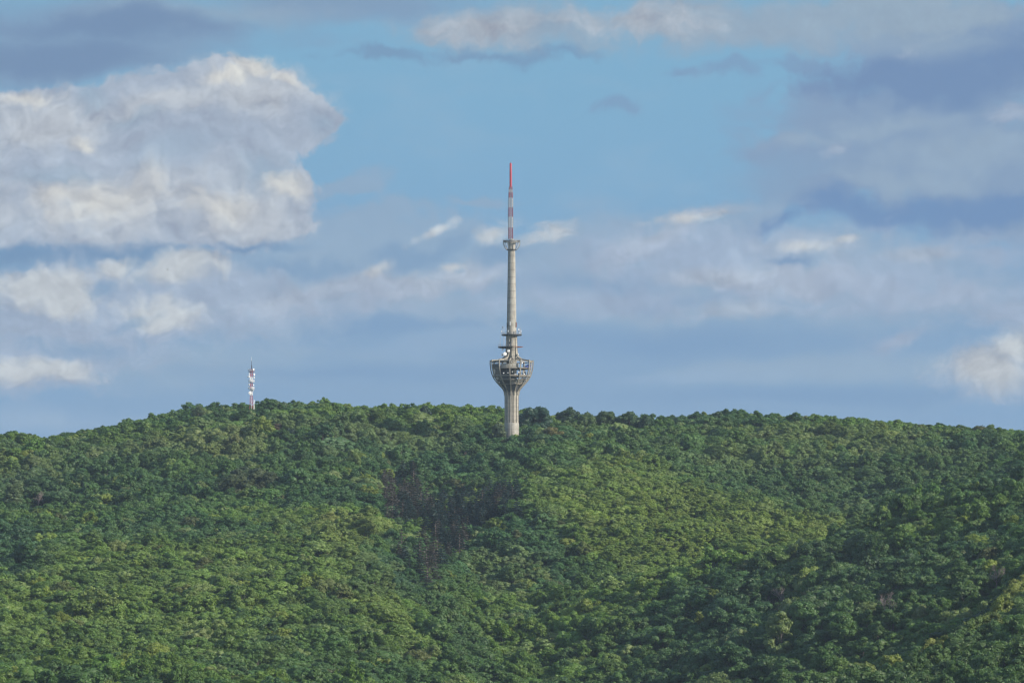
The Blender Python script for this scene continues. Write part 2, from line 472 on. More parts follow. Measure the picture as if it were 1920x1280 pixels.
def link(name, data, parent=None, loc=None):
    o = bpy.data.objects.new(name, data)
    C.objects.link(o)
    if parent is not None:
        o.parent = parent
    if loc is not None:
        o.location = loc
    return o


def tag(o, label=None, cat=None, group=None, kind=None):
    for k, v in (('label', label), ('category', cat), ('group', group), ('kind', kind)):
        if v:
            o[k] = v
    return o


xs = np.concatenate([-np.geomspace(9000, 900, 14)[:-1], np.arange(-900, 901, 14.0), np.geomspace(900, 9000, 14)[1:]])
ys = np.concatenate([np.linspace(-3000, -600, 7), np.arange(-500, 1200, 50.0), np.arange(1200, 3700, 14.0), np.geomspace(3700, 14000, 20)])
XX, YY = np.meshgrid(xs, ys)
ZZ = ground_z(XX, YY)
nx, ny = len(xs), len(ys)
gv = np.stack([XX.ravel(), YY.ravel(), ZZ.ravel()], 1)
gf = [(j * nx + i, j * nx + i + 1, (j + 1) * nx + i + 1, (j + 1) * nx + i) for j in range(ny - 1) for i in range(nx - 1)]
tag(link('hills', mesh_from('hills', gv, gf, [M_GROUND], True)), kind='structure')
# ---------------------------------------------------------------- trees
def unit(v):
    return v / np.maximum(np.linalg.norm(v, axis=-1, keepdims=True), 1e-9)


def tube(rings):
    """rings: list of (centre, radius); returns verts, faces of a 6 sided tapered tube"""
    V, Fc = [], []
    n = 6
    for k, (c, r) in enumerate(rings):
        c = np.array(c, float)
        a = np.array(rings[min(k + 1, len(rings) - 1)][0], float) - np.array(rings[max(k - 1, 0)][0], float)
        a = unit(a)
        u = unit(np.cross(a, (0.3, 1, 0.1) if abs(a[1]) < 0.9 else (1, 0, 0)))
        w = np.cross(a, u)
        for i in range(n):
            t = 2 * math.pi * i / n
            V.append(c + r * (math.cos(t) * u + math.sin(t) * w))
    for k in range(len(rings) - 1):
        for i in range(n):
            j = (i + 1) % n
            Fc.append((k * n + i, k * n + j, (k + 1) * n + j, (k + 1) * n + i))
    return V, Fc


class Bag:
    def __init__(self):
        self.v, self.f, self.k, self.n = [], [], [], 0

    def add(self, v, f, k=0):
        v = np.asarray(v, float)
        self.v.append(v)
        f = np.asarray(f, int) + self.n
        self.f.extend(map(tuple, f))
        self.k.extend([k] * len(f))
        self.n += len(v)

    def mesh(self, name, mats, smooth=False):
        return mesh_from(name, np.concatenate(self.v), self.f, mats, smooth, self.k)


def cards(rng, pos, nor, lo, hi, flat=1.0):
    """leaf sprays: small four sided leaves round the given points"""
    n = len(pos)
    nor = unit(nor)
    t = unit(np.cross(nor, rng.normal(size=(n, 3))))
    b = np.cross(nor, t)
    s = rng.uniform(lo, hi, (n, 1))
    q = rng.uniform(0.55, 1.0, (n, 1)) * s
    bend = nor * s * rng.uniform(-0.35, 0.35, (n, 1))
    V = np.stack([pos - t * s, pos - b * q + bend, pos + t * s, pos + b * q + bend], 1).reshape(-1, 3)
    Fq = np.arange(4 * n).reshape(n, 4)
    return V, Fq


ico = bmesh.new()
bmesh.ops.create_icosphere(ico, subdivisions=2, radius=1.0)
ICO_V = np.array([v.co[:] for v in ico.verts])
ICO_F = np.array([[v.index for v in f.verts] for f in ico.faces])
ico.free()


def broadleaf(seed, R, H, depth, nl, lobe=(0.27, 0.42), per=125, low=-0.55, core=0.88, leaf=(0.26, 0.56)):
    """crown of leafy clumps on a dome, and a trunk with limbs"""
    rng = np.random.default_rng(seed)
    bag = Bag()
    nl = int(nl * 1.2)
    cz = H - depth / 2
    ax = np.array([R, R, depth / 2])
    k = np.arange(nl) + 0.5
    zz = 1 - (1 - low) * k / nl
    ph = k * 2.39996 + rng.uniform(0, 6)
    d = np.stack([np.sqrt(1 - zz ** 2) * np.cos(ph), np.sqrt(1 - zz ** 2) * np.sin(ph), zz], 1)
    d = unit(d + rng.normal(size=d.shape) * 0.30)
    wob = 0.74 + 0.46 * rng.random(nl)
    lr = R * rng.uniform(*lobe, nl)
    cen = d * np.maximum(ax - lr[:, None] * 0.85, 0.4) * wob[:, None] + (0, 0, cz)
    # lopsided: no two crowns share an outline
    w3 = rng.normal(size=(3, 3)) * 0.22
    cen = cen + np.sin(cen @ w3 + rng.uniform(0, 6, 3)) * (R * 0.22, R * 0.22, R * 0.12)
    for c, r, dd in zip(cen, lr, d):
        sq = np.array([1.0, 1.0, rng.uniform(0.62, 0.9)])
        nv = ICO_V * (1 + 0.22 * np.sin(ICO_V @ rng.normal(size=(3, 3)) * 2.6).mean(1, keepdims=True))
        bag.add(nv * r * core * sq + c, ICO_F)
        n = int(per * (r / (R * 0.38)) ** 2)
        q = unit(rng.normal(size=(n * 2, 3)))
        q = q[(q @ dd > -0.45)][:n]
        bump = 0.93 + 0.20 * np.sin(q @ rng.normal(size=3) * 4 + rng.uniform(0, 6)) * np.sin(q @ rng.normal(size=3) * 5)
        pos = c + q * sq * r * (bump * rng.uniform(0.78, 1.12, len(q)))[:, None]
        V, Fq = cards(rng, pos, q + rng.normal(size=q.shape) * 0.75 + (0, 0, 0.3), *leaf)
        bag.add(V, Fq)
    crown = bag.mesh('crown', [M_LEAF])
    tb = Bag()
    zt = H - depth * 0.75
    lean = rng.normal(size=2) * 0.25
    r0 = 0.020 * H
    tb.add(*tube([((0, 0, -2.5), r0 * 1.3), ((0, 0, 0.4), r0), ((*(lean * 0.5), zt * 0.6), r0 * 0.8), ((*lean, zt), r0 * 0.65), ((*(lean * 1.3), H - depth * 0.35), r0 * 0.2)]))
    for c in cen[rng.choice(nl, 6, replace=False)]:
        s = np.array([*lean, zt * rng.uniform(0.75, 1.05)])
        tb.add(*tube([(s, r0 * 0.4), ((s + c) / 2 + (0, 0, -0.4), r0 * 0.28), (c, r0 * 0.1)]))
    return crown, tb.mesh('trunk', [M_BARK], True)


def conifer(seed, R, H, whorls=15, thin=1.0, bark=None):
    rng = np.random.default_rng(seed)
    bag, tb = Bag(), Bag()
    tb.add(*tube([((0, 0, -2.5), 0.32), ((0, 0, 0.5), 0.26), ((0, 0, H * 0.6), 0.15), ((0, 0, H * 0.985), 0.03)]))
    for w in range(whorls):
        f = w / (whorls - 1)
        z = H * (0.24 + 0.74 * f)
        L = R * (1 - f) ** 0.75 * rng.uniform(0.82, 1.12) + 0.25
        nb = max(5, int(11 * (1 - 0.5 * f)))
        for b in range(nb):
            a = 2 * math.pi * (b + rng.random() * 0.8) / nb
            l = L * rng.uniform(0.7, 1.15)
            dirb = np.array([math.cos(a), math.sin(a), 0])
            n = max(4, int(l * 9 * thin))
            t = rng.uniform(0.1, 1, (n, 1))
            pos = np.array([0, 0, z]) + dirb * l * t + np.array([0, 0, 1]) * (-0.30 * l * t ** 1.5 + 0.1)
            pos = pos + rng.normal(size=(n, 3)) * (0.16, 0.16, 0.10)
            nor = rng.normal(size=(n, 3)) * 0.5 + (0, 0, 1) + dirb * 0.4
            bag.add(*cards(rng, pos, nor, 0.22, 0.5))
    return bag.mesh('crown', [M_LEAF]), tb.mesh('trunk', [bark or M_BARK], True)


def bare(seed, R, H):
    """leafless tree: limbs, and a haze of fine twigs as the crown"""
    rng = np.random.default_rng(seed)
    tb, cr = Bag(), Bag()

    def grow(p, d, L, r, lev):
        e = p + d * L
        (tb if lev < 2 else cr).add(*tube([(p, r), ((p + e) / 2 + rng.normal(size=3) * L * 0.04, r * 0.8), (e, r * 0.55)]))
        if lev == 4:
            return
        for _ in range(4 if lev < 3 else 5):
            nd = unit(d * 0.9 + rng.normal(size=3) * (0.5 if lev else 0.42) + (0, 0, 0.22))
            grow(p + d * L * rng.uniform(0.55, 1.0), nd, L * rng.uniform(0.55, 0.75), r * 0.52, lev + 1)
    tb.add(*tube([((0, 0, -2.5), 0.34), ((0, 0, 0.3), 0.28), ((0, 0, H * 0.25), 0.24)]))
    grow(np.array([0, 0, H * 0.22]), np.array([0, 0, 1.0]), H * 0.30, 0.24, 0)
    return cr.mesh('crown', [M_PALE], True), tb.mesh('trunk', [M_PALE], True)


KINDS = []      # (crown mesh, trunk mesh, crown radius, height)
for sd, R, H, dp, nl in ((1, 5.6, 16.5, 10.5, 26), (2, 5.2, 17.5, 11.5, 26), (3, 6.3, 16.0, 10.0, 32), (4, 4.8, 18.0, 12.0, 24),
                         (5, 5.9, 17.0, 11.0, 30), (6, 5.0, 15.5, 9.5, 22), (7, 6.0, 18.0, 12.0, 32), (8, 5.4, 16.8, 10.5, 24)):
    KINDS.append((*broadleaf(sd, R, H, dp, nl), R, H))
# looser, feathery crowns, upright ones and many-headed ones
for sd, R, H, dp, nl, kw in ((9, 5.4, 18.5, 13.0, 30, dict(lobe=(0.22, 0.40), per=90, core=0.72)), (10, 4.2, 19.0, 14.0, 26, dict(lobe=(0.32, 0.5), low=-0.7)),
                             (11, 6.6, 16.5, 10.5, 54, dict(lobe=(0.18, 0.30), per=75)), (12, 5.0, 17.0, 12.5, 18, dict(lobe=(0.36, 0.56), per=110)),
                             (13, 5.8, 19.5, 13.5, 44, dict(lobe=(0.18, 0.34), per=80, core=0.75, leaf=(0.35, 0.75))), (14, 4.6, 15.0, 10.0, 36, dict(lobe=(0.20, 0.36), per=85))):
    KINDS.append((*broadleaf(sd, R, H, dp, nl, **kw), R, H))
NB = len(KINDS)
TALL = (*broadleaf(21, 5.4, 24.0, 19.0, 46, lobe=(0.28, 0.42)), 5.4, 24.0)      # tall full crown down to the ground
ROUND = (*broadleaf(22, 8.4, 19.5, 18.0, 70, lobe=(0.22, 0.34), per=100, low=-0.85), 8.4, 19.5)   # the big dense tree beside the tower
SLIM = (*broadleaf(23, 3.0, 21.0, 18.0, 36, lobe=(0.34, 0.55)), 3.0, 21.0)
CON = [(*conifer(31 + i, r, h), r, h) for i, (r, h) in enumerate(((3.4, 19.0), (3.0, 21.0), (3.9, 17.5)))]
CON_THIN = (*conifer(38, 3.2, 19.0, 12, 0.35, M_PALE), 3.2, 19.0)
BARE = [(*bare(41 + i, 5.0, h), 5.0, h) for i, h in enumerate((17.0, 18.5))]

# -- where they stand
rng = np.random.default_rng(7)


def in_poly(px, py, poly):
    c = np.zeros(px.shape, bool)
    n = len(poly)
    for i in range(n):
        (x1, y1), (x2, y2) = poly[i], poly[(i + 1) % n]
        hit = ((y1 > py) != (y2 > py)) & (px < (x2 - x1) * (py - y1) / (y2 - y1 + 1e-12) + x1)
        c ^= hit
    return c


step = 3.0
N = 460000
yy = np.sqrt(rng.uniform(1350 ** 2, 3420 ** 2, N))
ppx = rng.uniform(-330, 2330, N)
xx = (ppx - 960) * yy / F


def size_field(x, y):
    px = 960 + F * x / y
    s = np.ones_like(x)
    spur = np.exp(-(((px - 1330) / 330) ** 2 + ((y - 2620) / 190) ** 2))
    s -= 0.36 * spur
    left = np.exp(-(((px - 480) / 260) ** 2 + ((y - 2420) / 260) ** 2))
    s -= 0.22 * left
    dark = np.exp(-(((px - 1450) / 420) ** 2 + ((y - 2130) / 150) ** 2))
    s += 0.32 * dark + 0.06 * (y < 1950)
    return s


ss_ = size_field(xx, yy) * (0.84 + 0.34 * fbm(xx / 60, yy / 60, 9, 2))
ss_ = 0.70 * ss_ * np.exp(rng.normal(0, 0.14, N))
sp = 6.9 * ss_
grid = {}
keep = []
CELL = 9.0
for i in range(N):
    gx_, gy_ = int(xx[i] // CELL), int(yy[i] // CELL)
    r = sp[i]
    ok = True
    for a in (-1, 0, 1):
        for b in (-1, 0, 1):
            for (qx, qy, qr) in grid.get((gx_ + a, gy_ + b), ()):
                m = 0.5 * (r + qr)
                if (qx - xx[i]) ** 2 + (qy - yy[i]) ** 2 < m * m:
                    ok = False
                    break
            if not ok:
                break
        if not ok:
            break
    if ok:
        grid.setdefault((gx_, gy_), []).append((xx[i], yy[i], r))
        keep.append(i)
keep = np.array(keep)
tx, ty, ts = xx[keep], yy[keep], ss_[keep]
tz = ground_z(tx, ty)
n_t = len(tx)
kind = rng.integers(0, NB, n_t)
KR = np.array([k[2] for k in KINDS])
KH = np.array([k[3] for k in KINDS])
pq = 960 + F * tx / ty
even = np.clip(np.exp(-(((pq - 1280) / 360) ** 2 + ((ty - 2600) / 220) ** 2)) + np.exp(-(((pq - 380) / 480) ** 2 + ((ty - 2350) / 330) ** 2)) + 0.7 * (ty > 3000), 0, 1)
hz = ts * (1 + (rng.uniform(0.80, 1.26, n_t) - 1) * (1 - 0.55 * even))
wide_ = 1.14 + 0.16 * even
aspect = np.exp(rng.normal(0, 0.17, n_t))
tpx, ttop = row_of(tx, ty, tz + KH[kind] * hz)
print('trees planted', n_t)

# nothing may hide the foot of the tower more than in the photo, and its site is clear
TX, TY = (959.3 - 960) * 3000 / F, 3000.0
hide = (np.abs(tpx - 963) < 12 + 0.9 * KR[kind] * ts * F / ty) & (ty < 3004) & (ttop < 806) & (ty > 2700)
site = (np.hypot(tx - TX, ty - TY) < 10)
# crowns that would stand taller than the photographed skyline
SKX = [-300, 0, 40, 75, 120, 180, 220, 280, 330, 360, 385, 440, 470, 520, 560, 610, 650, 690, 740, 800, 850, 900, 945, 975, 1000, 1030, 1060, 1130, 1180, 1215, 1232, 1280, 1340, 1400, 1450, 1520, 1600, 1650, 1720, 1800, 1860, 1920, 2300]
SKY_ = [816, 815, 818, 826, 824, 808, 794, 780, 772, 764, 761, 763, 757, 751, 756, 754, 765, 765, 765, 759, 765, 764, 768, 764, 764, 768, 766, 769, 769, 778, 787, 779, 772, 778, 779, 782, 785, 793, 797, 802, 805, 812, 830]
over = ttop - np.interp(tpx, SKX, SKY_) - rng.normal(0.5, 2.6, n_t)
cut = (over < 0) & (ty > 2850)
shrink = np.where(cut, np.clip(1 + over * ty / F / (KH[kind] * hz), 0.45, 1), 1)
hz = hz * shrink
ts = ts * np.sqrt(shrink)
alive = ~(hide | site)

# -- leaf colour: species, each tree's own tone, and painted sun and shade of the slopes
pxn = 960 + F * tx / ty
_, rown = row_of(tx, ty, tz + 10)
base = np.array([0.040, 0.078, 0.026])
f1 = fbm(tx / 130, ty / 130, 21, 4)
f2 = fbm(tx / 90, ty / 90, 55, 4)
f3 = fbm(tx / 45, ty / 45, 77, 3)
col = np.tile(base, (n_t, 1))


def blend(col, c, w):
    return col * (1 - w[:, None]) + np.array(c) * w[:, None]


def st(x, a, b):
    t = np.clip((x - a) / (b - a), 0, 1)
    return t * t * (3 - 2 * t)


col = blend(col, (0.062, 0.105, 0.026), 0.8 * st(f1, 0.48, 0.62))              # fresh beech green
col = blend(col, (0.026, 0.062, 0.034), 0.8 * st(f2, 0.50, 0.64))              # bluish oak green
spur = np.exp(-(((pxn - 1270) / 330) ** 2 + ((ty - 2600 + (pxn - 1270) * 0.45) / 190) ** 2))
col = blend(col, (0.076, 0.115, 0.032), 0.8 * st(spur + 0.5 * (f3 - 0.5), 0.25, 0.7))  # brighter leaves also paint the sunlight on the spur
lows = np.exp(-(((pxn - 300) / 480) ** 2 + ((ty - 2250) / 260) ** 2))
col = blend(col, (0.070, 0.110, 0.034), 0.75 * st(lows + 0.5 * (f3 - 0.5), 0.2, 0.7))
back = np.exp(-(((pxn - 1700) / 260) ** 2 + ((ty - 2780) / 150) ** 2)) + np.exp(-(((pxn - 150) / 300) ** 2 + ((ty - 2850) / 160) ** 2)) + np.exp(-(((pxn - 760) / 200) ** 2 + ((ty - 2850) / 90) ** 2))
col = blend(col, (0.029, 0.063, 0.030), 0.65 * np.clip(back, 0, 1))  # slopes turned from the sun: their shade painted as darker leaves
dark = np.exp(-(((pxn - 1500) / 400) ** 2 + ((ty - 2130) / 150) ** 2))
col = blend(col, (0.027, 0.056, 0.029), 0.8 * st(dark + 0.4 * (f3 - 0.5), 0.2, 0.7))  # darker species, with the slope's shade painted in as well
u = rng.random(n_t)
col = np.where((u < 0.07)[:, None], blend(col, (0.105, 0.135, 0.070), np.full(n_t, 0.6)), col)          # pale, silvery
col = np.where(((u > 0.10) & (u < 0.13))[:, None], blend(col, (0.090, 0.115, 0.024), np.full(n_t, 0.7)), col)   # yellowish
col = np.where(((u > 0.16) & (u < 0.26))[:, None], blend(col, (0.022, 0.050, 0.028), np.full(n_t, 0.6)), col)  # deep green
col = np.where(((u > 0.26) & (u < 0.28))[:, None], blend(col, (0.060, 0.055, 0.036), np.full(n_t, 0.6)), col)   # brownish
# smaller stands by leaf colour, with some pockets of shade painted in (column, row, half width, half height, colour, weight)
for sx, sy, sw, sh_, sc, wgt in ((700, 1080, 80, 48, (0.022, 0.054, 0.036), 0.85), (20, 1035, 70, 50, (0.022, 0.054, 0.034), 0.8), (860, 868, 190, 45, (0.024, 0.064, 0.036), 0.65),
                                 (630, 828, 130, 36, (0.026, 0.056, 0.034), 0.6), (430, 842, 110, 36, (0.100, 0.120, 0.068), 0.6), (950, 1075, 90, 60, (0.088, 0.120, 0.060), 0.5),
                                 (1230, 960, 140, 90, (0.080, 0.112, 0.028), 0.5), (1520, 990, 120, 36, (0.092, 0.122, 0.032), 0.7), (1560, 822, 220, 26, (0.080, 0.106, 0.052), 0.5),
                                 (455, 912, 60, 20, (0.036, 0.042, 0.034), 0.7), (1890, 905, 46, 44, (0.020, 0.046, 0.030), 0.85), (650, 1000, 70, 50, (0.094, 0.118, 0.042), 0.6),
                                 (60, 925, 90, 30, (0.026, 0.050, 0.032), 0.7), (1640, 1060, 120, 60, (0.024, 0.052, 0.030), 0.6), (200, 870, 180, 40, (0.030, 0.062, 0.036), 0.55), (1780, 880, 90, 26, (0.078, 0.108, 0.046), 0.5)):
    e_ = 1 - np.hypot((pxn - sx) / sw, (rown - sy) / sh_) + 1.6 * (f3 - 0.5)
    col = blend(col, sc, wgt * st(e_, 0.0, 0.35))
crest = ty - (2850 - (pxn - 1200) * 0.625)          # shade behind the sunlit spur is put into the leaf colour
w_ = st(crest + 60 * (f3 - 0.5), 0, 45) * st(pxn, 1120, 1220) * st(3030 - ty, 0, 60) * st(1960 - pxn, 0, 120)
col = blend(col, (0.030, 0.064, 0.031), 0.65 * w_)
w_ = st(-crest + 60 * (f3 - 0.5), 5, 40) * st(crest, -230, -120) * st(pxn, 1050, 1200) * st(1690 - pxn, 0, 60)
col = blend(col, (0.082, 0.116, 0.034), 0.55 * w_)  # sunlight on the near side of the spur crest, painted in
edge_ = pxn - (690 + (2500 - ty) * 0.35)           # the gully beside the left spur, its shade painted as darker leaves
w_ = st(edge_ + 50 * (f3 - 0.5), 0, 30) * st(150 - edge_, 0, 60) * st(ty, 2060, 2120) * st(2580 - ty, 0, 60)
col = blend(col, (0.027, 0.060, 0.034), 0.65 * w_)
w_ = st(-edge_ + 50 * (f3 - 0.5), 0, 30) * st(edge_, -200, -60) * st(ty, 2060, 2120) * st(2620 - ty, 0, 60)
col = blend(col, (0.080, 0.114, 0.036), 0.5 * w_)  # lit flank of the left spur painted as paler leaves
near = st(1960 - ty, 0, 60)                        # near ridge: shade painted into the leaves, sunlight along its crest
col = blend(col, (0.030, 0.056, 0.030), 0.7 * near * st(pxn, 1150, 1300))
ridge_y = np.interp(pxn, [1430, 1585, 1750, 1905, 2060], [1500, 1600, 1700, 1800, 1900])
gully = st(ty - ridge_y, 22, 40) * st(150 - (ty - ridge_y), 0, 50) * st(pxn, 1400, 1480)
col = blend(col, (0.019, 0.037, 0.024), 0.85 * gully)  # valley shade behind the near ridge, put into the leaf colour
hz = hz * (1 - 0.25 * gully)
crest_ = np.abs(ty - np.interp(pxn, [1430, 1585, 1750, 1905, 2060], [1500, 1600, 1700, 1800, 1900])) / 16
col = blend(col, (0.092, 0.108, 0.036), 0.85 * st(1.5 - crest_, 0, 0.6) * near * st(pxn, 1350, 1450))  # sunlit crest painted as lighter leaves
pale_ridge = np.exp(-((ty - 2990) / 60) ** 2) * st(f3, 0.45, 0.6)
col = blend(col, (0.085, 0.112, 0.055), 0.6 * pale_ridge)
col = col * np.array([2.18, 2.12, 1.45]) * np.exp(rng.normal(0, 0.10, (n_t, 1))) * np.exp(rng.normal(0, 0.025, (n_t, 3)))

# -- the stand of dark conifers in the ravine, bare trees and other single trees
# (column, row of the top, distance, kind, height scale, colour)
single = []


def at_pixel(px, y):
    x = (px - 960) * y / F
    return x, y, float(ground_z(x, y))


def far_along(px, row_top, h):
    """distance at which a tree of height h, standing in this direction, tops out at that row (visible side)"""
    ys_ = np.arange(1450, 3400, 2.0)
    x = (px - 960) * ys_ / F
    r = HOR - F * (ground_z(x, ys_) + h) / ys_
    can = HOR - F * (ground_z(x, ys_) + 14.0) / ys_
    run = np.minimum.accumulate(can)
    idx = np.where((can <= run + 2.0) & (r <= row_top))[0]
    return float(ys_[idx[0]]) if len(idx) else 3100.0


used = []


def clear_round(x, y, r):
    alive[np.hypot(tx - x, ty - y) < r] = False


def plant(kind_, px, top, h, tint, label, cat, name, grp=None, wide=1.0, y=None, clear=3.2, front=22):
    crown, trunk, R, H = kind_
    fixed = y is not None
    y = y if fixed else far_along(px, top, h)
    x, y, z = at_pixel(px, y)
    if fixed:
        h = float(np.clip((HOR - top) * y / F - z, 6, 27))
    root = link(name, None, loc=(x, y, z))
    root.rotation_euler = (0, 0, rng.uniform(0, 6.28))
    s = h / H
    root.scale = (s * wide, s * wide, s)
    tag(root, label, cat, grp)
    c = link('crown', crown, root)
    c['tint'] = [float(t) * 1.6 for t in tint]
    link('trunk', trunk, root)
    clear_round(x, y, max(clear, R * s * wide * 0.75))
    rp = R * s * wide * F / y
    lower = HOR - F * (z + h * 0.45) / y
    alive[(np.abs(tpx - px) < rp + 6) & (ty < y) & (ty > y - front) & (ttop < lower)] = False
    return root


dk, br = (0.018, 0.034, 0.031), (0.046, 0.042, 0.038)
cr = random.Random(5)
CON_LABEL = {False: 'dark blue-green pointed conifer in the stand in the ravine below the tower',
             True: 'dull brown thin conifer in the dark stand in the ravine below the tower'}
mid_row = ttop + 14
stand = in_poly(tpx, mid_row, [(708, 930), (745, 900), (780, 905), (790, 940), (850, 952), (900, 945), (975, 945), (972, 978), (890, 1002), (862, 1042), (838, 1052), (815, 1020), (780, 985), (735, 980), (712, 970)])
stand |= in_poly(tpx, mid_row, [(745, 1040), (800, 1030), (832, 1062), (826, 1100), (790, 1110), (750, 1085)]) & (rng.random(n_t) < 0.6)
stand &= alive & (ty > 2350) & (ty < 2950)
green_left = rng.random(n_t) < 0.16
for q, i in enumerate(np.where(stand)[0]):
    alive[i] = bool(green_left[i])
    if not green_left[i] and cr.random() < 0.36:      # low dark undergrowth between the conifers
        alive[i] = True
        hz[i] *= 0.62
        ts[i] *= 0.85
        col[i] = np.array((0.026, 0.044, 0.032)) * cr.uniform(0.8, 1.25)
        continue
    if green_left[i]:
        continue
    brown = cr.random() < (0.6 if mid_row[i] > 1000 or tpx[i] < 790 else 0.15)
    crown, trunk, R, H = CON_THIN if brown and cr.random() < 0.35 else CON[q % 3]
    k = cr.uniform(0.75, 1.3)
    s_ = cr.uniform(16, 22) / H
    root = link('conifer_tree', None, loc=(tx[i], ty[i], tz[i]))
    root.rotation_euler = (0, 0, cr.uniform(0, 6.28))
    root.scale = (s_ * 1.6, s_ * 1.6, s_)
    tag(root, CON_LABEL[brown], 'conifer', 'brown conifers in the ravine' if brown else 'dark conifers in the ravine')
    c = link('crown', crown, root)
    c['tint'] = [float(t) * k * 1.6 for t in (br if brown else dk)]
    link('trunk', trunk, root)
N_CON = int(stand.sum())

G1 = 'unusual single trees'
plant(ROUND, 1003, 758, 19.5, (0.022, 0.050, 0.030), 'big dense dark green round tree on the skyline just right of the tower', 'tree', 'broadleaf_tree', wide=1.0, y=3050, front=60)
for px, top, h, w, tint, y, lab in (
        (1062, 766, 18, 1.15, (0.036, 0.066, 0.036), 3090, 'broad dark tree second to the right of the tower on the skyline'),
        (1098, 770, 17, 0.9, (0.052, 0.084, 0.030), 3085, 'green tree between the two broad skyline trees right of the tower'),
        (1135, 769, 18, 1.1, (0.045, 0.075, 0.030), 3095, 'broad green tree in the middle of the tall belt right of the tower'),
        (1180, 769, 18, 1.1, (0.040, 0.072, 0.030), 3095, 'broad green tree near the right end of the tall belt right of the tower'),
        (1212, 777, 16, 0.9, (0.030, 0.062, 0.028), 3090, 'dark tree at the right end of the tall belt where the skyline drops'),
        (798, 758, 18, 0.7, (0.022, 0.045, 0.028), 3130, 'dark tree standing highest on the skyline left of the tower'),
        (520, 751, 18, 1.1, (0.050, 0.080, 0.036), 3150, 'tallest rounded tree on the skyline just right of the red and white mast'),
        (372, 760, 17, 0.9, (0.060, 0.084, 0.040), 3140, 'feathery tree on the skyline left of the red and white mast'),
        (1343, 770, 17, 0.9, (0.035, 0.066, 0.030), 3170, 'round tree rising highest on the skyline right of the tall belt'),
        (1602, 781, 17, 1.0, (0.028, 0.056, 0.028), 3175, 'dark domed tree standing up alone on the right part of the skyline')):
    plant(KINDS[int(px) % NB], px, top, h, tint, lab, 'tree', 'broadleaf_tree', wide=w * 0.95, y=y, front=30)
plant(KINDS[1], 934, 792, 16, (0.060, 0.085, 0.045), 'grey green tree whose crown covers the left side of the tower foot', 'tree', 'broadleaf_tree', wide=0.8, y=2990, front=5)
plant(KINDS[5], 1040, 803, 10, (0.105, 0.098, 0.034), 'small golden yellow tree on the ridge to the right of the tower foot', 'tree', 'broadleaf_tree', wide=1.2, y=2985)
for px, top, h, lab in ((1466, 1088, 19, 'leafless pinkish grey tree left of the tall lit green tree on the shaded slope'),
                        (1665, 1100, 22, 'largest leafless grey tree with a forked trunk on the shaded slope'),
                        (1425, 1112, 16, 'small leafless tree at the left end of the bare trees on the shaded slope'),
                        (72, 912, 18, 'leafless purplish tree beside a pale green one on the left hillside'),
                        (1868, 1046, 19, 'thin half bare tree on the right hillside above the sunlit ridge')):
    plant(BARE[int(px) % 2], px, top, h, (0.2, 0.17, 0.15), lab, 'bare tree', 'bare_tree')
plant(TALL, 1503, 1118, 27, (0.052, 0.104, 0.030), 'tallest fresh green tree standing lit like a column on the shaded slope', 'tree', 'broadleaf_tree')
plant(TALL, 1582, 1138, 26, (0.055, 0.105, 0.030), 'tall fresh green tree with a yellowish top right of the tallest lit one', 'tree', 'broadleaf_tree')
plant(SLIM, 28, 900, 24, (0.085, 0.120, 0.060), 'tall pale green pointed tree on the left hillside beside a leafless one', 'tree', 'broadleaf_tree', wide=1.5)
plant(KINDS[2], 378, 1176, 17, (0.12, 0.15, 0.05), 'pale yellow-green domed tree standing out low on the left spur', 'tree', 'broadleaf_tree', wide=1.15)
plant(KINDS[4], 1105, 1120, 16, (0.10, 0.135, 0.022), 'yellow-green tree at the foot of the sunlit spur beside the shaded slope', 'tree', 'broadleaf_tree', wide=1.1)
plant(KINDS[0], 730, 876, 14, (0.11, 0.15, 0.03), 'small bright yellow-green tree on the slope above the conifers', 'tree', 'broadleaf_tree')
plant(KINDS[1], 520, 793, 14, (0.085, 0.066, 0.045), 'brownish tree just below the red and white mast', 'tree', 'broadleaf_tree')
plant(KINDS[3], 545, 800, 14, (0.018, 0.036, 0.026), 'almost black round tree on the ridge right of the brownish tree', 'tree', 'broadleaf_tree')

# -- which of the rest show largest: a quick depth-ordered count of the pixels each crown covers
tpx, ttop = row_of(tx, ty, tz + KH[kind] * hz)
R_px = KR[kind] * ts * F / ty
h_px = np.minimum(11.5 * hz, KH[kind] * hz) * F / ty
W4, H4 = 960, 640
buf = np.full((H4, W4), -1, int)
for i in np.argsort(-ty):
    if not alive[i]:
        continue
    cx, cyy, rx, ry = tpx[i] / 2, (ttop[i] + h_px[i] / 2) / 2, R_px[i] / 2, h_px[i] / 4
    x0, x1, y0, y1 = int(max(0, cx - rx)), int(min(W4, cx + rx + 1)), int(max(0, cyy - ry)), int(min(H4, cyy + ry + 1))
    if x0 >= x1 or y0 >= y1:
        continue
    jj, ii = np.mgrid[y0:y1, x0:x1]
    buf[y0:y1, x0:x1][((ii + .5 - cx) / rx) ** 2 + ((jj + .5 - cyy) / ry) ** 2 < 1] = i
seen = np.bincount(buf[buf >= 0], minlength=n_t)
print('trees in view', int((seen > 6).sum()))
N_SINGLE = 272
chosen = np.argsort(-seen)[:N_SINGLE]
is_single = np.zeros(n_t, bool)
is_single[chosen] = True
rest = np.where(alive & ~is_single)[0]


def tone(c):
    r, g_, b = c / 1.9
    l = 0.3 * r + 0.6 * g_ + 0.1 * b
    if l > 0.095:
        return 'pale silvery green' if b > 0.5 * r else 'pale yellow-green'
    if r > 0.75 * g_:
        return 'olive yellowish green'
    if l > 0.066:
        return 'fresh green'
    if l > 0.048:
        return 'mid green'
    return 'dark green'


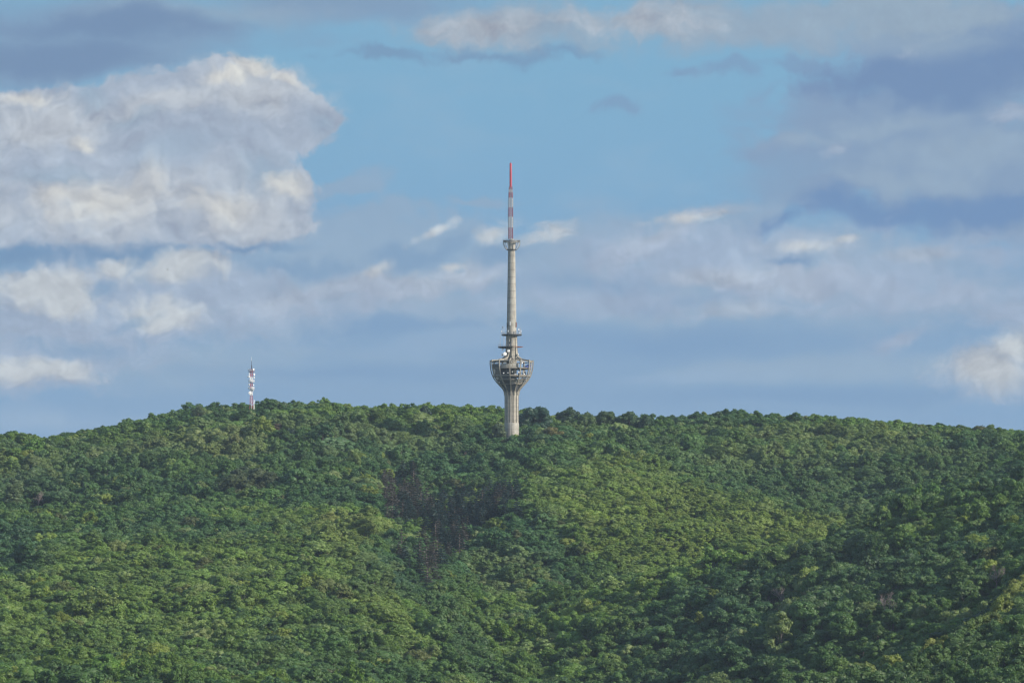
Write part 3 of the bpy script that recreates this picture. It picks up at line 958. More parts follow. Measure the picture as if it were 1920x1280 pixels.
def zone(px, row, y):
    if y < 1800:
        return 'on the bottom right corner ridge', 'ridge'
    if px > 880 and y < 2400:
        return 'on the lower right shaded slope', 'shade'
    if px < 780 and y < 2500:
        return 'on the lower left hillside', 'left'
    if row < 860:
        return 'along the ridge top', 'top'
    return 'on the slope below the tower', 'mid'


# the row of trees the bottom edge of the view cuts, told apart by their order along it
edge = sorted([i for i in chosen if (buf[H4 - 3] == i).sum() >= 6], key=lambda i: tpx[i])
ORD = ['first', 'second', 'third', 'fourth', 'fifth', 'sixth', 'seventh', 'eighth', 'ninth', 'tenth', 'eleventh', 'twelfth', 'thirteenth', 'fourteenth', 'fifteenth', 'sixteenth', 'seventeenth', 'eighteenth', 'nineteenth', 'twentieth']
edge_label = {}
for q, i in enumerate(edge):
    back = len(edge) - 1 - q
    side, k_ = ('left', q) if q <= back else ('right', back)
    if k_ < len(ORD):
        edge_label[i] = f'{tone(col[i])} tree at the bottom edge of the photo, {ORD[k_]} from the {side}'
sub = {}
for i in chosen:
    if i in edge_label:
        continue
    zt_, zn = zone(tpx[i], ttop[i], ty[i])
    sub.setdefault((tone(col[i]), zt_, zn), []).append(i)
label_of = dict(edge_label)
for (tn, zt_, zn), ids in sub.items():
    if len(ids) == 1:
        label_of[ids[0]] = f'only {tn} tree of its size {zt_}'
        continue
    big = max(ids, key=lambda i: seen[i])
    rem = [i for i in ids if i != big]
    label_of[big] = f'largest and broadest {tn} tree {zt_}'
    rem.sort(key=lambda i: tpx[i])
    if len(rem) > 2:
        label_of[rem[0]] = f'leftmost of the {tn} trees {zt_}'
        label_of[rem[-1]] = f'rightmost of the {tn} trees {zt_}'
        rem = rem[1:-1]
        up = min(rem, key=lambda i: ttop[i])
        label_of[up] = f'highest of the {tn} trees {zt_}'
        rem = [i for i in rem if i != up]
        if len(rem) > 1:
            dn = max(rem, key=lambda i: ttop[i])
            label_of[dn] = f'lowest of the {tn} trees {zt_}'
            rem = [i for i in rem if i != dn]
    for i in rem:
        label_of[i] = f'{tn} rounded tree among others like it {zt_}'
GROUP = {'ridge': 'trees of the sunlit corner ridge', 'shade': 'trees of the shaded slope', 'left': 'trees of the left hillside', 'top': 'trees along the ridge top', 'mid': 'trees of the slope below the tower'}
for i in chosen:
    crown, trunk, R, H = KINDS[kind[i]]
    root = link('broadleaf_tree', None, loc=(tx[i], ty[i], tz[i]))
    root.rotation_euler = (0, 0, float(rng.uniform(0, 6.28)))
    root.scale = (ts[i] * aspect[i] * wide_[i], ts[i] / aspect[i] * wide_[i], hz[i])
    tag(root, label_of[i], 'tree', GROUP[zone(tpx[i], ttop[i], ty[i])[1]])
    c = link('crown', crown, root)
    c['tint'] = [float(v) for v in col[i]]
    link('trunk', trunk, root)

# -- the thousands left are one wood, scattered over their points
rest = rest[(tpx[rest] > -260) & (tpx[rest] < 2300)]
pm = bpy.data.meshes.new('forest')
pm.from_pydata([(float(tx[i]), float(ty[i]), float(tz[i])) for i in rest], [], [])
pm.materials.append(M_LEAF)


def point_attr(name, typ, values, field_):
    a = pm.attributes.new(name, typ, 'POINT')
    a.data.foreach_set(field_, np.asarray(values).ravel())


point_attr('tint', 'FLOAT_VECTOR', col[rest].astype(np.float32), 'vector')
point_attr('size', 'FLOAT_VECTOR', np.stack([ts * aspect * wide_, ts / aspect * wide_, hz], 1)[rest].astype(np.float32), 'vector')
tilt = np.stack([rng.normal(0, 0.04, len(rest)), rng.normal(0, 0.04, len(rest)), rng.uniform(0, 6.28, len(rest))], 1)
point_attr('turn', 'FLOAT_VECTOR', tilt.astype(np.float32), 'vector')
point_attr('variety', 'INT', kind[rest].astype(np.int32), 'value')
forest = tag(link('forest', pm), 'dense broadleaf wood covering the whole hillside up to the ridge', 'forest', kind='stuff')
ng = bpy.data.node_groups.new('forest', 'GeometryNodeTree')
ng.interface.new_socket('Geometry', in_out='INPUT', socket_type='NodeSocketGeometry')
ng.interface.new_socket('Geometry', in_out='OUTPUT', socket_type='NodeSocketGeometry')
fg = G(ng)
n_in, n_out = fg.n('NodeGroupInput'), fg.n('NodeGroupOutput')
iop = fg.n('GeometryNodeInstanceOnPoints')
ng.links.new(n_in.outputs[0], iop.inputs['Points'])
join = fg.n('GeometryNodeJoinGeometry')
sources = bpy.data.collections.new('tree kinds')
for k in range(NB):
    jj = fg.n('GeometryNodeJoinGeometry')
    for part, me in zip(('crown', 'trunk'), KINDS[k][:2]):
        so = bpy.data.objects.new('source ' + part, me)
        sources.objects.link(so)
        oi = fg.n('GeometryNodeObjectInfo', transform_space='ORIGINAL')
        oi.inputs['Object'].default_value = so
        ng.links.new(oi.outputs['Geometry'], jj.inputs[0])
    gi = fg.n('GeometryNodeGeometryToInstance')
    ng.links.new(jj.outputs[0], gi.inputs[0])
    ng.links.new(gi.outputs[0], join.inputs[0])
ng.links.new(join.outputs[0], iop.inputs['Instance'])
iop.inputs['Pick Instance'].default_value = True


def named(name, typ):
    nd = fg.n('GeometryNodeInputNamedAttribute', data_type=typ)
    nd.inputs[0].default_value = name
    return nd.outputs[0]


ng.links.new(named('variety', 'INT'), iop.inputs['Instance Index'])
e2r = fg.n('FunctionNodeEulerToRotation')
ng.links.new(named('turn', 'FLOAT_VECTOR'), e2r.inputs[0])
ng.links.new(e2r.outputs[0], iop.inputs['Rotation'])
ng.links.new(named('size', 'FLOAT_VECTOR'), iop.inputs['Scale'])
ng.links.new(iop.outputs[0], n_out.inputs[0])
md = forest.modifiers.new('forest', 'NODES')
md.node_group = ng
# ---------------------------------------------------------------- tower materials
def build_concrete(gg, tint=(0.365, 0.34, 0.29), band=2.6):
    pos = gg.n('ShaderNodeTexCoord').outputs['Object']
    x, y, z = gg.split(pos)
    n1 = gg.noise(gg.v('MULTIPLY', pos, (0.75, 0.75, 0.06)), 1.0, 5.0, 0.65, dims='3D')      # run-off streaks
    n2 = gg.noise(pos, 0.35, 5.0, 0.6, dims='3D')
    n3 = gg.noise(pos, 5.0, 3.0, 0.6, dims='3D')
    joint = gg.m('ABSOLUTE', gg.m('SUBTRACT', gg.m('FRACT', gg.m('DIVIDE', z, band)), 0.5))
    c = gg.mix(gg.ss(n2, 0.3, 0.7), tuple(t * 0.80 for t in tint), tuple(t * 1.12 for t in tint))
    c = gg.mix(gg.m('MULTIPLY', gg.ss(n1, 0.48, 0.70), 0.70), c, (0.15, 0.14, 0.12))
    c = gg.mix(gg.m('MULTIPLY', gg.ss(joint, 0.44, 0.48), 0.6), c, (0.16, 0.15, 0.13))
    c = gg.mix(gg.m('MULTIPLY', n3, 0.25), c, (0.24, 0.22, 0.19))
    return principled(gg, c, 0.88, 0, 0.2)


def plain(name, c, rough=0.5, metal=0.0, wear=0.25, dirt=(0.12, 0.10, 0.09)):
    def b(gg):
        pos = gg.n('ShaderNodeTexCoord').outputs['Object']
        n = gg.noise(pos, 1.3, 5.0, 0.65, dims='3D')
        return principled(gg, gg.mix(gg.m('MULTIPLY', gg.ss(n, 0.5, 0.75), wear), c, dirt), rough, metal)
    return material(name, b)


M_CON = material('concrete', build_concrete)
M_CON3 = material('shade-toned concrete', lambda gg: build_concrete(gg, (0.22, 0.205, 0.18), 3.1))  # darker copy of the concrete; shade on the pod floors put into its colour
M_CON2 = material('pale concrete', lambda gg: build_concrete(gg, (0.39, 0.375, 0.335), 4.2))
M_PALE_RED = plain('sun faded red paint', (0.43, 0.10, 0.11), 0.5, 0, 0.3, (0.45, 0.32, 0.30))
M_WHITE = plain('white paint', (0.80, 0.80, 0.80), 0.35, 0, 0.10)
M_RED = plain('red paint', (0.42, 0.045, 0.06), 0.45, 0, 0.35)
M_OFF = plain('weathered white paint', (0.34, 0.34, 0.355), 0.5, 0, 0.45)
M_DULL = plain('faded red paint', (0.235, 0.075, 0.095), 0.55, 0, 0.4)
M_STEEL = plain('galvanised steel', (0.30, 0.31, 0.32), 0.5, 0.6, 0.4)
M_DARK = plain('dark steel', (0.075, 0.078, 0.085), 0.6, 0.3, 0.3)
M_RUST = plain('rusty steel', (0.22, 0.085, 0.05), 0.8, 0.1, 0.5)
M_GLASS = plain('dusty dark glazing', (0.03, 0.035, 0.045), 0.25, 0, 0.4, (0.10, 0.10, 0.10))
M_BLUE = plain('blue sheeting', (0.035, 0.055, 0.20), 0.5)
M_FEATH = plain('dark plumage', (0.03, 0.032, 0.036), 0.8)

U = 3000.0 / F


def lathe(bag, prof, n=32, k=0, a0=0.0, a1=360.0, cap=True):
    """turn a closed (r, z) outline round the axis; angle 0 faces the viewer (-y), positive to the right"""
    full = abs(a1 - a0) >= 359.9
    m = n if full else n + 1
    V = []
    for i in range(m):
        a = rad(a0 + (a1 - a0) * i / n)
        V += [(r * math.sin(a), -r * math.cos(a), z) for r, z in prof]
    p = len(prof)
    Fc = []
    for i in range(n):
        j = (i + 1) % m
        for q in range(p - 1):
            Fc.append((i * p + q, j * p + q, j * p + q + 1, i * p + q + 1))
    bag.add(V, [f for f in Fc], k)
    base = bag.n - len(V)
    if not full and cap:
        bag.f += [tuple(base + q for q in range(p - 1)), tuple(base + (m - 1) * p + q for q in reversed(range(p - 1)))]
        bag.k += [k, k]


def ring(bag, r0, r1, z0, z1, n=48, k=0, a0=0.0, a1=360.0):
    lathe(bag, [(r0, z0), (r1, z0), (r1, z1), (r0, z1), (r0, z0)], n, k, a0, a1)


def disc(bag, r, z0, z1, n=48, k=0):
    lathe(bag, [(0.001, z0), (r, z0), (r, z1), (0.001, z1)], n, k)


def sweep(bag, path, ang, w, d, k=0):
    """square bar of width w and depth d along (r, z) points in the upright plane at this angle"""
    a = rad(ang)
    er, et = np.array([math.sin(a), -math.cos(a), 0]), np.array([math.cos(a), math.sin(a), 0])
    ez = np.array([0, 0, 1.0])
    P_ = [np.array(p, float) for p in path]
    V = []
    for i, p in enumerate(P_):
        t = P_[min(i + 1, len(P_) - 1)] - P_[max(i - 1, 0)]
        t = t / np.linalg.norm(t)
        nn = np.array([t[1], -t[0]])
        di = d[i] if isinstance(d, (list, tuple)) else d
        for s, u_ in ((-1, -1), (1, -1), (1, 1), (-1, 1)):
            q = p + nn * u_ * di / 2
            V.append(er * q[0] + ez * q[1] + et * s * w / 2)
    Fc = []
    for i in range(len(P_) - 1):
        for s in range(4):
            e = (s + 1) % 4
            Fc.append((i * 4 + s, i * 4 + e, i * 4 + 4 + e, i * 4 + 4 + s))
    e = (len(P_) - 1) * 4
    bag.add(V, Fc, k)
    b = bag.n - len(V)
    bag.f += [(b + 3, b + 2, b + 1, b), (b + e, b + e + 1, b + e + 2, b + e + 3)]
    bag.k += [k, k]


def bar(bag, p, q, w, k=0, n=4):
    p, q = np.array(p, float), np.array(q, float)
    t = unit(q - p)
    u_ = unit(np.cross(t, (0, 0, 1) if abs(t[2]) < 0.9 else (0, 1, 0)))
    v_ = np.cross(t, u_)
    V = [c + (math.cos(2 * math.pi * (i + .5) / n) * u_ + math.sin(2 * math.pi * (i + .5) / n) * v_) * w for c in (p, q) for i in range(n)]
    bag.add(V, [(i, (i + 1) % n, n + (i + 1) % n, n + i) for i in range(n)], k)
    b = bag.n - 2 * n
    bag.f += [tuple(b + i for i in reversed(range(n))), tuple(b + n + i for i in range(n))]
    bag.k += [k, k]


def box(bag, c, s, k=0, turn=0.0):
    ct, st_ = math.cos(rad(turn)), math.sin(rad(turn))
    V = []
    for x in (-.5, .5):
        for y in (-.5, .5):
            for z in (-.5, .5):
                X, Y = x * s[0], y * s[1]
                V.append((c[0] + X * ct - Y * st_, c[1] + X * st_ + Y * ct, c[2] + z * s[2]))
    bag.add(V, [(0, 1, 3, 2), (4, 6, 7, 5), (0, 4, 5, 1), (2, 3, 7, 6), (0, 2, 6, 4), (1, 5, 7, 3)], k)


def put_part(bag, name, mats, parent, smooth=False, label=None):
    me = bag.mesh(name, mats if isinstance(mats, list) else [mats], False)
    if smooth:
        me.polygons.foreach_set('use_smooth', [True] * len(me.polygons))
        me.set_sharp_from_angle(angle=rad(35))
    o = link(name, me, parent)
    if label:
        o['label'] = label
    return o


def pol(r, a, z):
    return (r * math.sin(rad(a)), -r * math.cos(rad(a)), z)


def drum_dish(parent, c, R, az, tilt=0.0, stand=None, back=None, name='dish'):
    """shrouded microwave dish: round white face, drum side, hub and bracket behind; az 0 looks at the viewer"""
    b = Bag()
    V0 = b.n
    prof = [(0.001, 0.16 * R), (0.5 * R, 0.12 * R), (0.85 * R, 0.03 * R), (R, 0.0), (R, -0.55 * R), (0.9 * R, -0.6 * R), (0.35 * R, -0.85 * R), (0.2 * R, -1.0 * R), (0.001, -1.0 * R)]
    lathe(b, prof, 20)
    b.k = [0] * len(b.k)
    M = Matrix.Rotation(rad(az), 4, 'Z') @ Matrix.Rotation(rad(90 - tilt), 4, 'X')
    b.v = [np.array([(M @ Vector(p))[:] for p in v]) + np.array(c) for v in b.v]
    o = put_part(b, name, [M_WHITE], parent, True)
    if stand is not None:
        s = Bag()
        bk = np.array((M @ Vector((0, 0, -0.9 * R)))[:]) + np.array(c)
        bar(s, bk, stand, 0.07)
        bar(s, np.array(stand) + (0, 0, -R * 0.8), np.array(stand) + (0, 0, R * 0.8), 0.06, n=6)
        put_part(s, 'mount', M_STEEL, o)
    return o


def lattice_part(parent, name, mat, s0, s1, z0, z1, bays, leg=0.09, brace=0.05, c=(0, 0), turn=0.0, label=None):
    b = Bag()

    def corner(i, t):
        s = s0 + (s1 - s0) * t
        a = rad(turn + 45 + 90 * i)
        return (c[0] + s * 0.7071 * math.cos(a), c[1] + s * 0.7071 * math.sin(a), z0 + (z1 - z0) * t)
    for i in range(4):
        bar(b, corner(i, 0), corner(i, 1), leg)
        for k in range(bays):
            t0, t1 = k / bays, (k + 1) / bays
            bar(b, corner(i, t0), corner((i + 1) % 4, t1), brace)
            bar(b, corner((i + 1) % 4, t0), corner(i, t1), brace)
            bar(b, corner(i, t1), corner((i + 1) % 4, t1), brace)
    return put_part(b, name, mat, parent, label=label)


def railing(parent, r, z, h, a0=0, a1=360, n=24, mat=None, post=0.045):
    b = Bag()
    full = a1 - a0 >= 359
    m = n if full else n + 1
    pts = [a0 + (a1 - a0) * i / n for i in range(m)]
    for a in pts:
        bar(b, pol(r, a, z), pol(r, a, z + h), post)
    for i in range(n):
        for zz_ in (z + h, z + h * 0.55):
            bar(b, pol(r, pts[i], zz_), pol(r, pts[(i + 1) % m], zz_), post)
    return put_part(b, 'railing', mat or M_STEEL, parent)


# ---------------------------------------------------------------- the television tower
tzb = float(ground_z(TX, TY))
tower = tag(link('telecom_tower', None, loc=(TX, TY, tzb)), 'tall grey concrete television tower with a battered open pod and a red tipped mast', 'tower')


def Z(row):
    return (HOR - row) * U - tzb


T = tower
b = Bag()
lathe(b, [(14.3 * U, -4), (13.9 * U, Z(812)), (13.6 * U, Z(793.6)), (13.2 * U, Z(793.2)), (9.8 * U, Z(793.2))], 24)
put_part(b, 'plinth', M_CON2, T, label='paler plain base of the tower stem')
b = Bag()
lathe(b, [(9.8 * U, Z(795)), (12.0 * U, Z(793.2)), (12.05 * U, Z(740)), (12.1 * U, Z(732)), (9.4 * U, Z(722)), (9.4 * U, Z(668))], 36)
for q in range(12):
    sweep(b, [(12.35 * U, Z(793.1)), (12.4 * U, Z(745)), (12.6 * U, Z(738)), (13.1 * U, Z(734))], -5 + 30 * q, 4.1 * U, 1.7 * U)
put_part(b, 'stem', M_CON, T, True)
# upper shaft
b = Bag()
prof = [(9.2 * U, Z(668)), (9.0 * U, Z(640)), (8.85 * U, Z(605)), (8.2 * U, Z(560)), (7.4 * U, Z(510)), (6.75 * U, Z(472)), (6.6 * U, Z(470)), (6.6 * U, Z(452))]
lathe(b, prof + [(5.2 * U, Z(449.5)), (3.4 * U, Z(447)), (0.001, Z(446.6))], 40)
put_part(b, 'shaft', M_CON2, T, True)
FIN_A = [-80, -35, 10, 55, 100, 145, 190, 235]
for a in FIN_A:
    b = Bag()
    pth = [(9.2, 626.5), (9.4, 640), (9.6, 652), (10.2, 660), (11.6, 665.5), (14.2, 669.6), (18.5, 672.2), (24, 674.0)]
    sweep(b, [(r * U, Z(y)) for r, y in pth], a, 4.0 * U, [2.0 * U, 2.0 * U, 2.2 * U, 2.4 * U, 2.4 * U, 2.2 * U, 1.8 * U, 1.4 * U])
    put_part(b, 'fin', M_CON, T)
# pod: twelve ribs, roof beams, floors
RIB = [(13.6, 741), (13.9, 736), (14.9, 732.5), (17, 729), (19.8, 725.8), (24, 721.3), (28.2, 716.6), (32, 711.8), (35.2, 706.4), (37.6, 700), (39.2, 693), (40.2, 685), (40.5, 680), (40.3, 675.2)]
for q in range(12):
    b = Bag()
    sweep(b, [(r * U, Z(y)) for r, y in RIB], -5 + 30 * q, 1.75 * U, 1.9 * U)
    rb = put_part(b, 'pod_rib', M_CON, T)
    b = Bag()
    end = 677.4 if 20 < (-5 + 30 * q) % 360 < 120 else 676.2
    sweep(b, [(39.3 * U, Z(end)), (30 * U, Z(675.6)), (20 * U, Z(673.4)), (9.2 * U, Z(671.6))], -5 + 30 * q, 1.5 * U, 2.2 * U)
    put_part(b, 'roof_beam', M_CON, T)
b = Bag()
ring(b, 36.2 * U, 39.2 * U, Z(678.6), Z(677.0), 60, a0=-178, a1=25)
ring(b, 36.2 * U, 39.2 * U, Z(679.6), Z(678.2), 60, a0=58, a1=178)
put_part(b, 'roof_ring', M_CON, T)
b = Bag()
lathe(b, [(9.3 * U, Z(673.6)), (34 * U, Z(677.2)), (34 * U, Z(678.2)), (9.3 * U, Z(675))], 60, 0, -172, 14)
put_part(b, 'roof', M_CON, T, label='what is left of the pod roof slab')
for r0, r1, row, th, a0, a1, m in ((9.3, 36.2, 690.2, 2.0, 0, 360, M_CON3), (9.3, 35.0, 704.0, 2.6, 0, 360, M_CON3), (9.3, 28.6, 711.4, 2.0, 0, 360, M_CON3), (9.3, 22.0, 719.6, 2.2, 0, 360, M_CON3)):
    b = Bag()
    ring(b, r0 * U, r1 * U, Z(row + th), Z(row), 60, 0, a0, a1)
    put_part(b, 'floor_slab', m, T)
b = Bag()
ring(b, 33.6 * U, 34.8 * U, Z(690.1), Z(683.2), 40, 0, -37, 22)
put_part(b, 'parapet', M_CON2, T, label='concrete parapet band left on the front of the pod')
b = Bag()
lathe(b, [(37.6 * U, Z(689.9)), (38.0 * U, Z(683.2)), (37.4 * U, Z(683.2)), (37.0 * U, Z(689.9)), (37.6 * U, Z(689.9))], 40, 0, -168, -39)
put_part(b, 'shade_panel', M_DARK, T, label='dark sheet standing in for shade on the left side of the pod')  # added dark sheet in place of the shade on this side
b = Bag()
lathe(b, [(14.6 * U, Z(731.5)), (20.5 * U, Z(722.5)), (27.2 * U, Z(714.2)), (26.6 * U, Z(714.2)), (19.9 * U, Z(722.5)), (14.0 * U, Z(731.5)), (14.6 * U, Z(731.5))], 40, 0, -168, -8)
put_part(b, 'shade_panel', M_DARK, T, label='dark sheet standing in for shade round the lower bowl of the pod')  # the same added sheet lower down, for the bowl's shaded half
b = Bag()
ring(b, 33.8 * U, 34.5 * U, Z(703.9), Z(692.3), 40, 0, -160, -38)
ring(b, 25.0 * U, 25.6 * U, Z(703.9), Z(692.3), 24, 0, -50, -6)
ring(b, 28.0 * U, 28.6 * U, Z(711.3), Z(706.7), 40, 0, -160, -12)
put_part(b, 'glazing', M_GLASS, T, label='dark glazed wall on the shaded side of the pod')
b = Bag()
for a in range(-158, -2, 9):
    r_ = 31.5 if a < -52 else 26.0
    bar(b, pol(r_ * U, a, Z(703.9)), pol(r_ * U, a, Z(692.3)), 0.12)
put_part(b, 'mullion', M_DARK, T)
b = Bag()
lathe(b, [(18.4 * U, Z(719.3)), (20.2 * U, Z(719.3)), (22.6 * U, Z(713.6)), (21.0 * U, Z(713.6)), (18.4 * U, Z(719.3))], 48, 0, -6, 172)
put_part(b, 'lower_drum', M_CON2, T, True)
b = Bag()
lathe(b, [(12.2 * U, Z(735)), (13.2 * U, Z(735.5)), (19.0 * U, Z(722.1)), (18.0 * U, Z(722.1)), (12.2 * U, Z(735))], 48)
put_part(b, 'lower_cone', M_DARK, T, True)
# broken rooms inside: piers and walls standing between the slabs
for a, r_, y0, y1, w, m in ((8, 15, 703.9, 692.3, 5, M_CON2), (18, 19, 703.9, 692.3, 3.2, M_CON2), (38, 12, 703.9, 692.3, 3, M_CON), (16, 14, 689.9, 678, 7, M_CON2),
                            (-14, 14, 689.9, 678, 3, M_CON), (30, 13, 711.2, 706.7, 6, M_CON2), (50, 20, 703.9, 692.3, 1.5, M_DARK), (65, 27, 703.9, 692.3, 1.1, M_CON)):
    b = Bag()
    box(b, pol(r_ * U, a, (Z(y0) + Z(y1)) / 2), (w * U, 1.3 * U, Z(y1) - Z(y0)), 0, a)
    put_part(b, 'inner_wall', m, T)
b = Bag()
V_ = [pol(r_ * U, a, Z(y_)) for a, r_, y_ in ((48, 35.5, 690), (84, 35.8, 690), (84, 35.6, 684.6), (66, 35.8, 683.6), (48, 34, 688.6))]
V2 = [tuple(np.array(v) * (0.93, 0.93, 1)) for v in V_]
b.add(V_ + V2, [(0, 1, 6, 5), (1, 2, 7, 6), (2, 3, 8, 7), (3, 4, 9, 8), (4, 0, 5, 9)])
b.f += [(0, 4, 3, 2, 1), (5, 6, 7, 8, 9)]
b.k += [0, 0]
put_part(b, 'sheeting', M_BLUE, T, label='blue sheet on the right edge of the pod')
for a0_, a1_, row, rr in ((30, 120, 697.5, 36.5), (28, 118, 707.5, 33.5), (24, 112, 713.6, 27.5)):
    railing(T, rr * U, Z(row + 4), 4 * U, a0_, a1_, 14, M_STEEL, 0.06)
# decks
b = Bag()
ring(b, 9.3 * U, 19.2 * U, Z(628.4), Z(626.8), 48)
for q in range(16):
    sweep(b, [(9.5 * U, Z(629.4)), (18.6 * U, Z(628.7))], 22.5 * q, 0.5 * U, 1.0 * U)
dk1 = put_part(b, 'deck', M_DARK, T)
railing(dk1, 18.9 * U, Z(626.8), 3.4 * U, n=28)
b = Bag()
ring(b, 9.8 * U, 25.6 * U, Z(651.4), Z(649.9), 40, 0, -170, 8)
for q in range(8):
    sweep(b, [(9.8 * U, Z(653)), (24.8 * U, Z(651.7))], -165 + 24 * q, 0.6 * U, 1.2 * U)
dk2 = put_part(b, 'deck', M_DARK, T, label='wide lower deck left on the shaded side')
railing(dk2, 25.2 * U, Z(649.9), 3.4 * U, -170, 8, 20)
b = Bag()
for rr in (14.5, 21.4):
    for i in range(20):
        a = 9 + 178 * i / 20
        bar(b, pol(rr * U, a, Z(650.4)), pol(rr * U, a + 8.9, Z(650.4)), 0.13)
for q in range(9):
    bar(b, pol(9.8 * U, 12 + 21 * q, Z(650.4)), pol(22 * U, 12 + 21 * q, Z(650.2)), 0.12)
put_part(b, 'deck_frame', M_RUST, T, label='rusty deck frame with its floor gone')
# aerials on and under the decks
for a, r_, y0, y1, w in ((-70, 17.5, 627, 612, 0.09), (-62, 18, 627, 617, 0.07), (-48, 18.5, 627, 613, 0.07), (-85, 18.8, 627, 619, 0.08), (-30, 18.5, 627, 618, 0.07), (50, 18.5, 627, 617.5, 0.09),
                        (62, 18.8, 627, 616, 0.07), (74, 18.5, 627, 619, 0.07), (20, 18.6, 627, 620, 0.06), (105, 17, 627, 614, 0.07),
                        (-60, 24, 650, 629, 0.07), (-48, 20, 650, 629, 0.08), (-36, 23, 650, 634, 0.07), (-72, 24.6, 650, 640, 0.06), (-25, 24, 650, 641, 0.06)):
    b = Bag()
    bar(b, pol(r_ * U, a, Z(y0)), pol(r_ * U, a, Z(y1)), w, n=6)
    bar(b, pol(r_ * U, a, Z(y1)), pol(r_ * U, a, Z(y1) + 0.9), w * 0.5, n=6)
    put_part(b, 'aerial', M_STEEL, T)
for a, r_, row, w, h, m in ((-16, 9.9, 606.8, 2.1, 6.6, M_WHITE), (-27, 10, 608, 1.6, 7, M_DARK), (-56, 10.3, 610, 1.8, 10, M_DARK), (62, 10, 609, 1.8, 9, M_RUST), (-70, 17.8, 614, 2.2, 2.4, M_DARK), (46, 18.6, 618.6, 1.3, 3.4, M_WHITE),
                            (68, 18.9, 621, 1.3, 3.4, M_WHITE), (-84, 19.4, 621, 1.2, 2.6, M_WHITE), (-20, 19, 621.6, 1.6, 3, M_WHITE), (56, 16.5, 620, 1.8, 5, M_DARK), (8, 10.2, 640, 1.2, 6, M_STEEL), (-20, 10.6, 643, 1.6, 4, M_DARK)):
    b = Bag()
    box(b, pol(r_ * U, a, Z(row)), (w * U, 0.8 * U, h * U), 0, a)
    pn = put_part(b, 'panel_antenna', m, T)
    b = Bag()
    bar(b, pol((r_ - 0.8) * U, a, Z(row + h / 2 + 1)), pol((r_ - 0.8) * U, a, Z(row - h / 2 - 0.6)), 0.06, n=6)
    put_part(b, 'mount', M_STEEL, pn)
# microwave dishes
DISH = ((-12.4, 664.4, 3.4, -17, 12), (-5.9, 657.9, 2.9, -15, 6), (-18.6, 665.6, 3.0, -12, -75), (-18.4, 656.4, 1.6, -12, -70), (-16.4, 655.2, 1.0, -14, 20),
        (-12.3, 679.8, 2.25, -29, 10), (-0.4, 680.3, 1.3, -33, 14), (8.5, 704.6, 2.6, -30.5, 35), (1.7, 698.3, 1.0, -30, 10), (8.5, 715.1, 0.9, -24.5, 20),
        (-23.0, 717.8, 0.8, -21, 0), (-27, 681, 1.5, -27, -20), (20, 682, 1.1, -30, 40), (-7, 700.5, 0.9, -30, -5), (13.5, 699.5, 1.2, -28, 20), (-14.5, 626, 1.0, -13, -30), (15.5, 624.5, 0.9, -12, 40), (3, 668.5, 0.9, -13, 15), (24, 702.5, 1.0, -24, 30), (12.8, 664.6, 1.5, -9, 80), (-15, 700.6, 1.4, -29, 0), (17.6, 708.6, 1.2, -24, 40))
for ox, row, R, oy, az in DISH:
    drum_dish(T, (ox * U, oy * U, Z(row)), R * U, az, 0, (ox * U * 0.9, (oy + R * 1.2 + 1.0) * U, Z(row)))
# cable runs and clutter between the floors
for q in range(26):
    rc = random.Random(100 + q)
    a = rc.uniform(-60, 100)
    r_ = rc.uniform(13, 33)
    y0_, y1_ = rc.choice([(703.9, 692.4), (711.3, 706.7), (689.9, 678.3), (703.9, 692.4)])
    if y0_ > 705:
        r_ = min(r_, 27)
    b = Bag()
    if q % 3 == 0:
        hh = rc.uniform(0.3, 0.75) * (Z(y1_) - Z(y0_))
        box(b, pol(r_ * U, a, Z(y0_) + hh / 2), (rc.uniform(0.5, 1.3), rc.uniform(0.4, 0.9), hh), 0, a)
        put_part(b, 'cabinet', rc.choice([M_STEEL, M_DARK, M_OFF]), T)
    else:
        bar(b, pol(r_ * U, a, Z(y0_)), pol(r_ * U, a + rc.uniform(-3, 3), Z(y1_)), rc.uniform(0.05, 0.12), n=6)
        put_part(b, 'cable', rc.choice([M_DARK, M_STEEL, M_RUST]), T)
# ladder cage on the shaded edge of the shaft
b = Bag()
for s in (-0.28, 0.28):
    bar(b, pol(9.55 * U, -68 + s * 6, Z(626)), pol(7.1 * U, -68 + s * 8, Z(472)), 0.06)
for i in range(60):
    t = i / 59
    rr = (9.55 + (7.1 - 9.55) * t) * U
    bar(b, pol(rr, -70, Z(626 - 154 * t)), pol(rr, -66, Z(626 - 154 * t)), 0.04)
put_part(b, 'ladder', M_DARK, T)
# ring gallery at the top of the shaft
b = Bag()
ring(b, 12.6 * U, 16.4 * U, Z(453.2), Z(452.4), 48)
for q in range(10):
    bar(b, pol(6.8 * U, 36 * q + 8, Z(452.8)), pol(12.7 * U, 36 * q + 8, Z(452.8)), 0.12)
gal = put_part(b, 'gallery', M_STEEL, T)
railing(gal, 16.2 * U, Z(452.4), 3.8 * U, n=30, post=0.07)
b = Bag()
ring(b, 15.9 * U, 16.05 * U, Z(452.0), Z(450.2), 48)
put_part(b, 'screen', M_DARK, gal)
b = Bag()
ring(b, 6.7 * U, 9.6 * U, Z(468.4), Z(466.8), 36)
put_part(b, 'collar', M_DARK, T)
for q in range(10):
    b = Bag()
    sweep(b, [(7.0 * U, Z(468.0)), (9.8 * U, Z(467.2)), (12.2 * U, Z(464.6)), (14.6 * U, Z(460.6)), (15.9 * U, Z(456.4)), (16.2 * U, Z(453.3))], 36 * q + 8, 0.75 * U, 0.9 * U)
    put_part(b, 'bracket', M_STEEL, T)
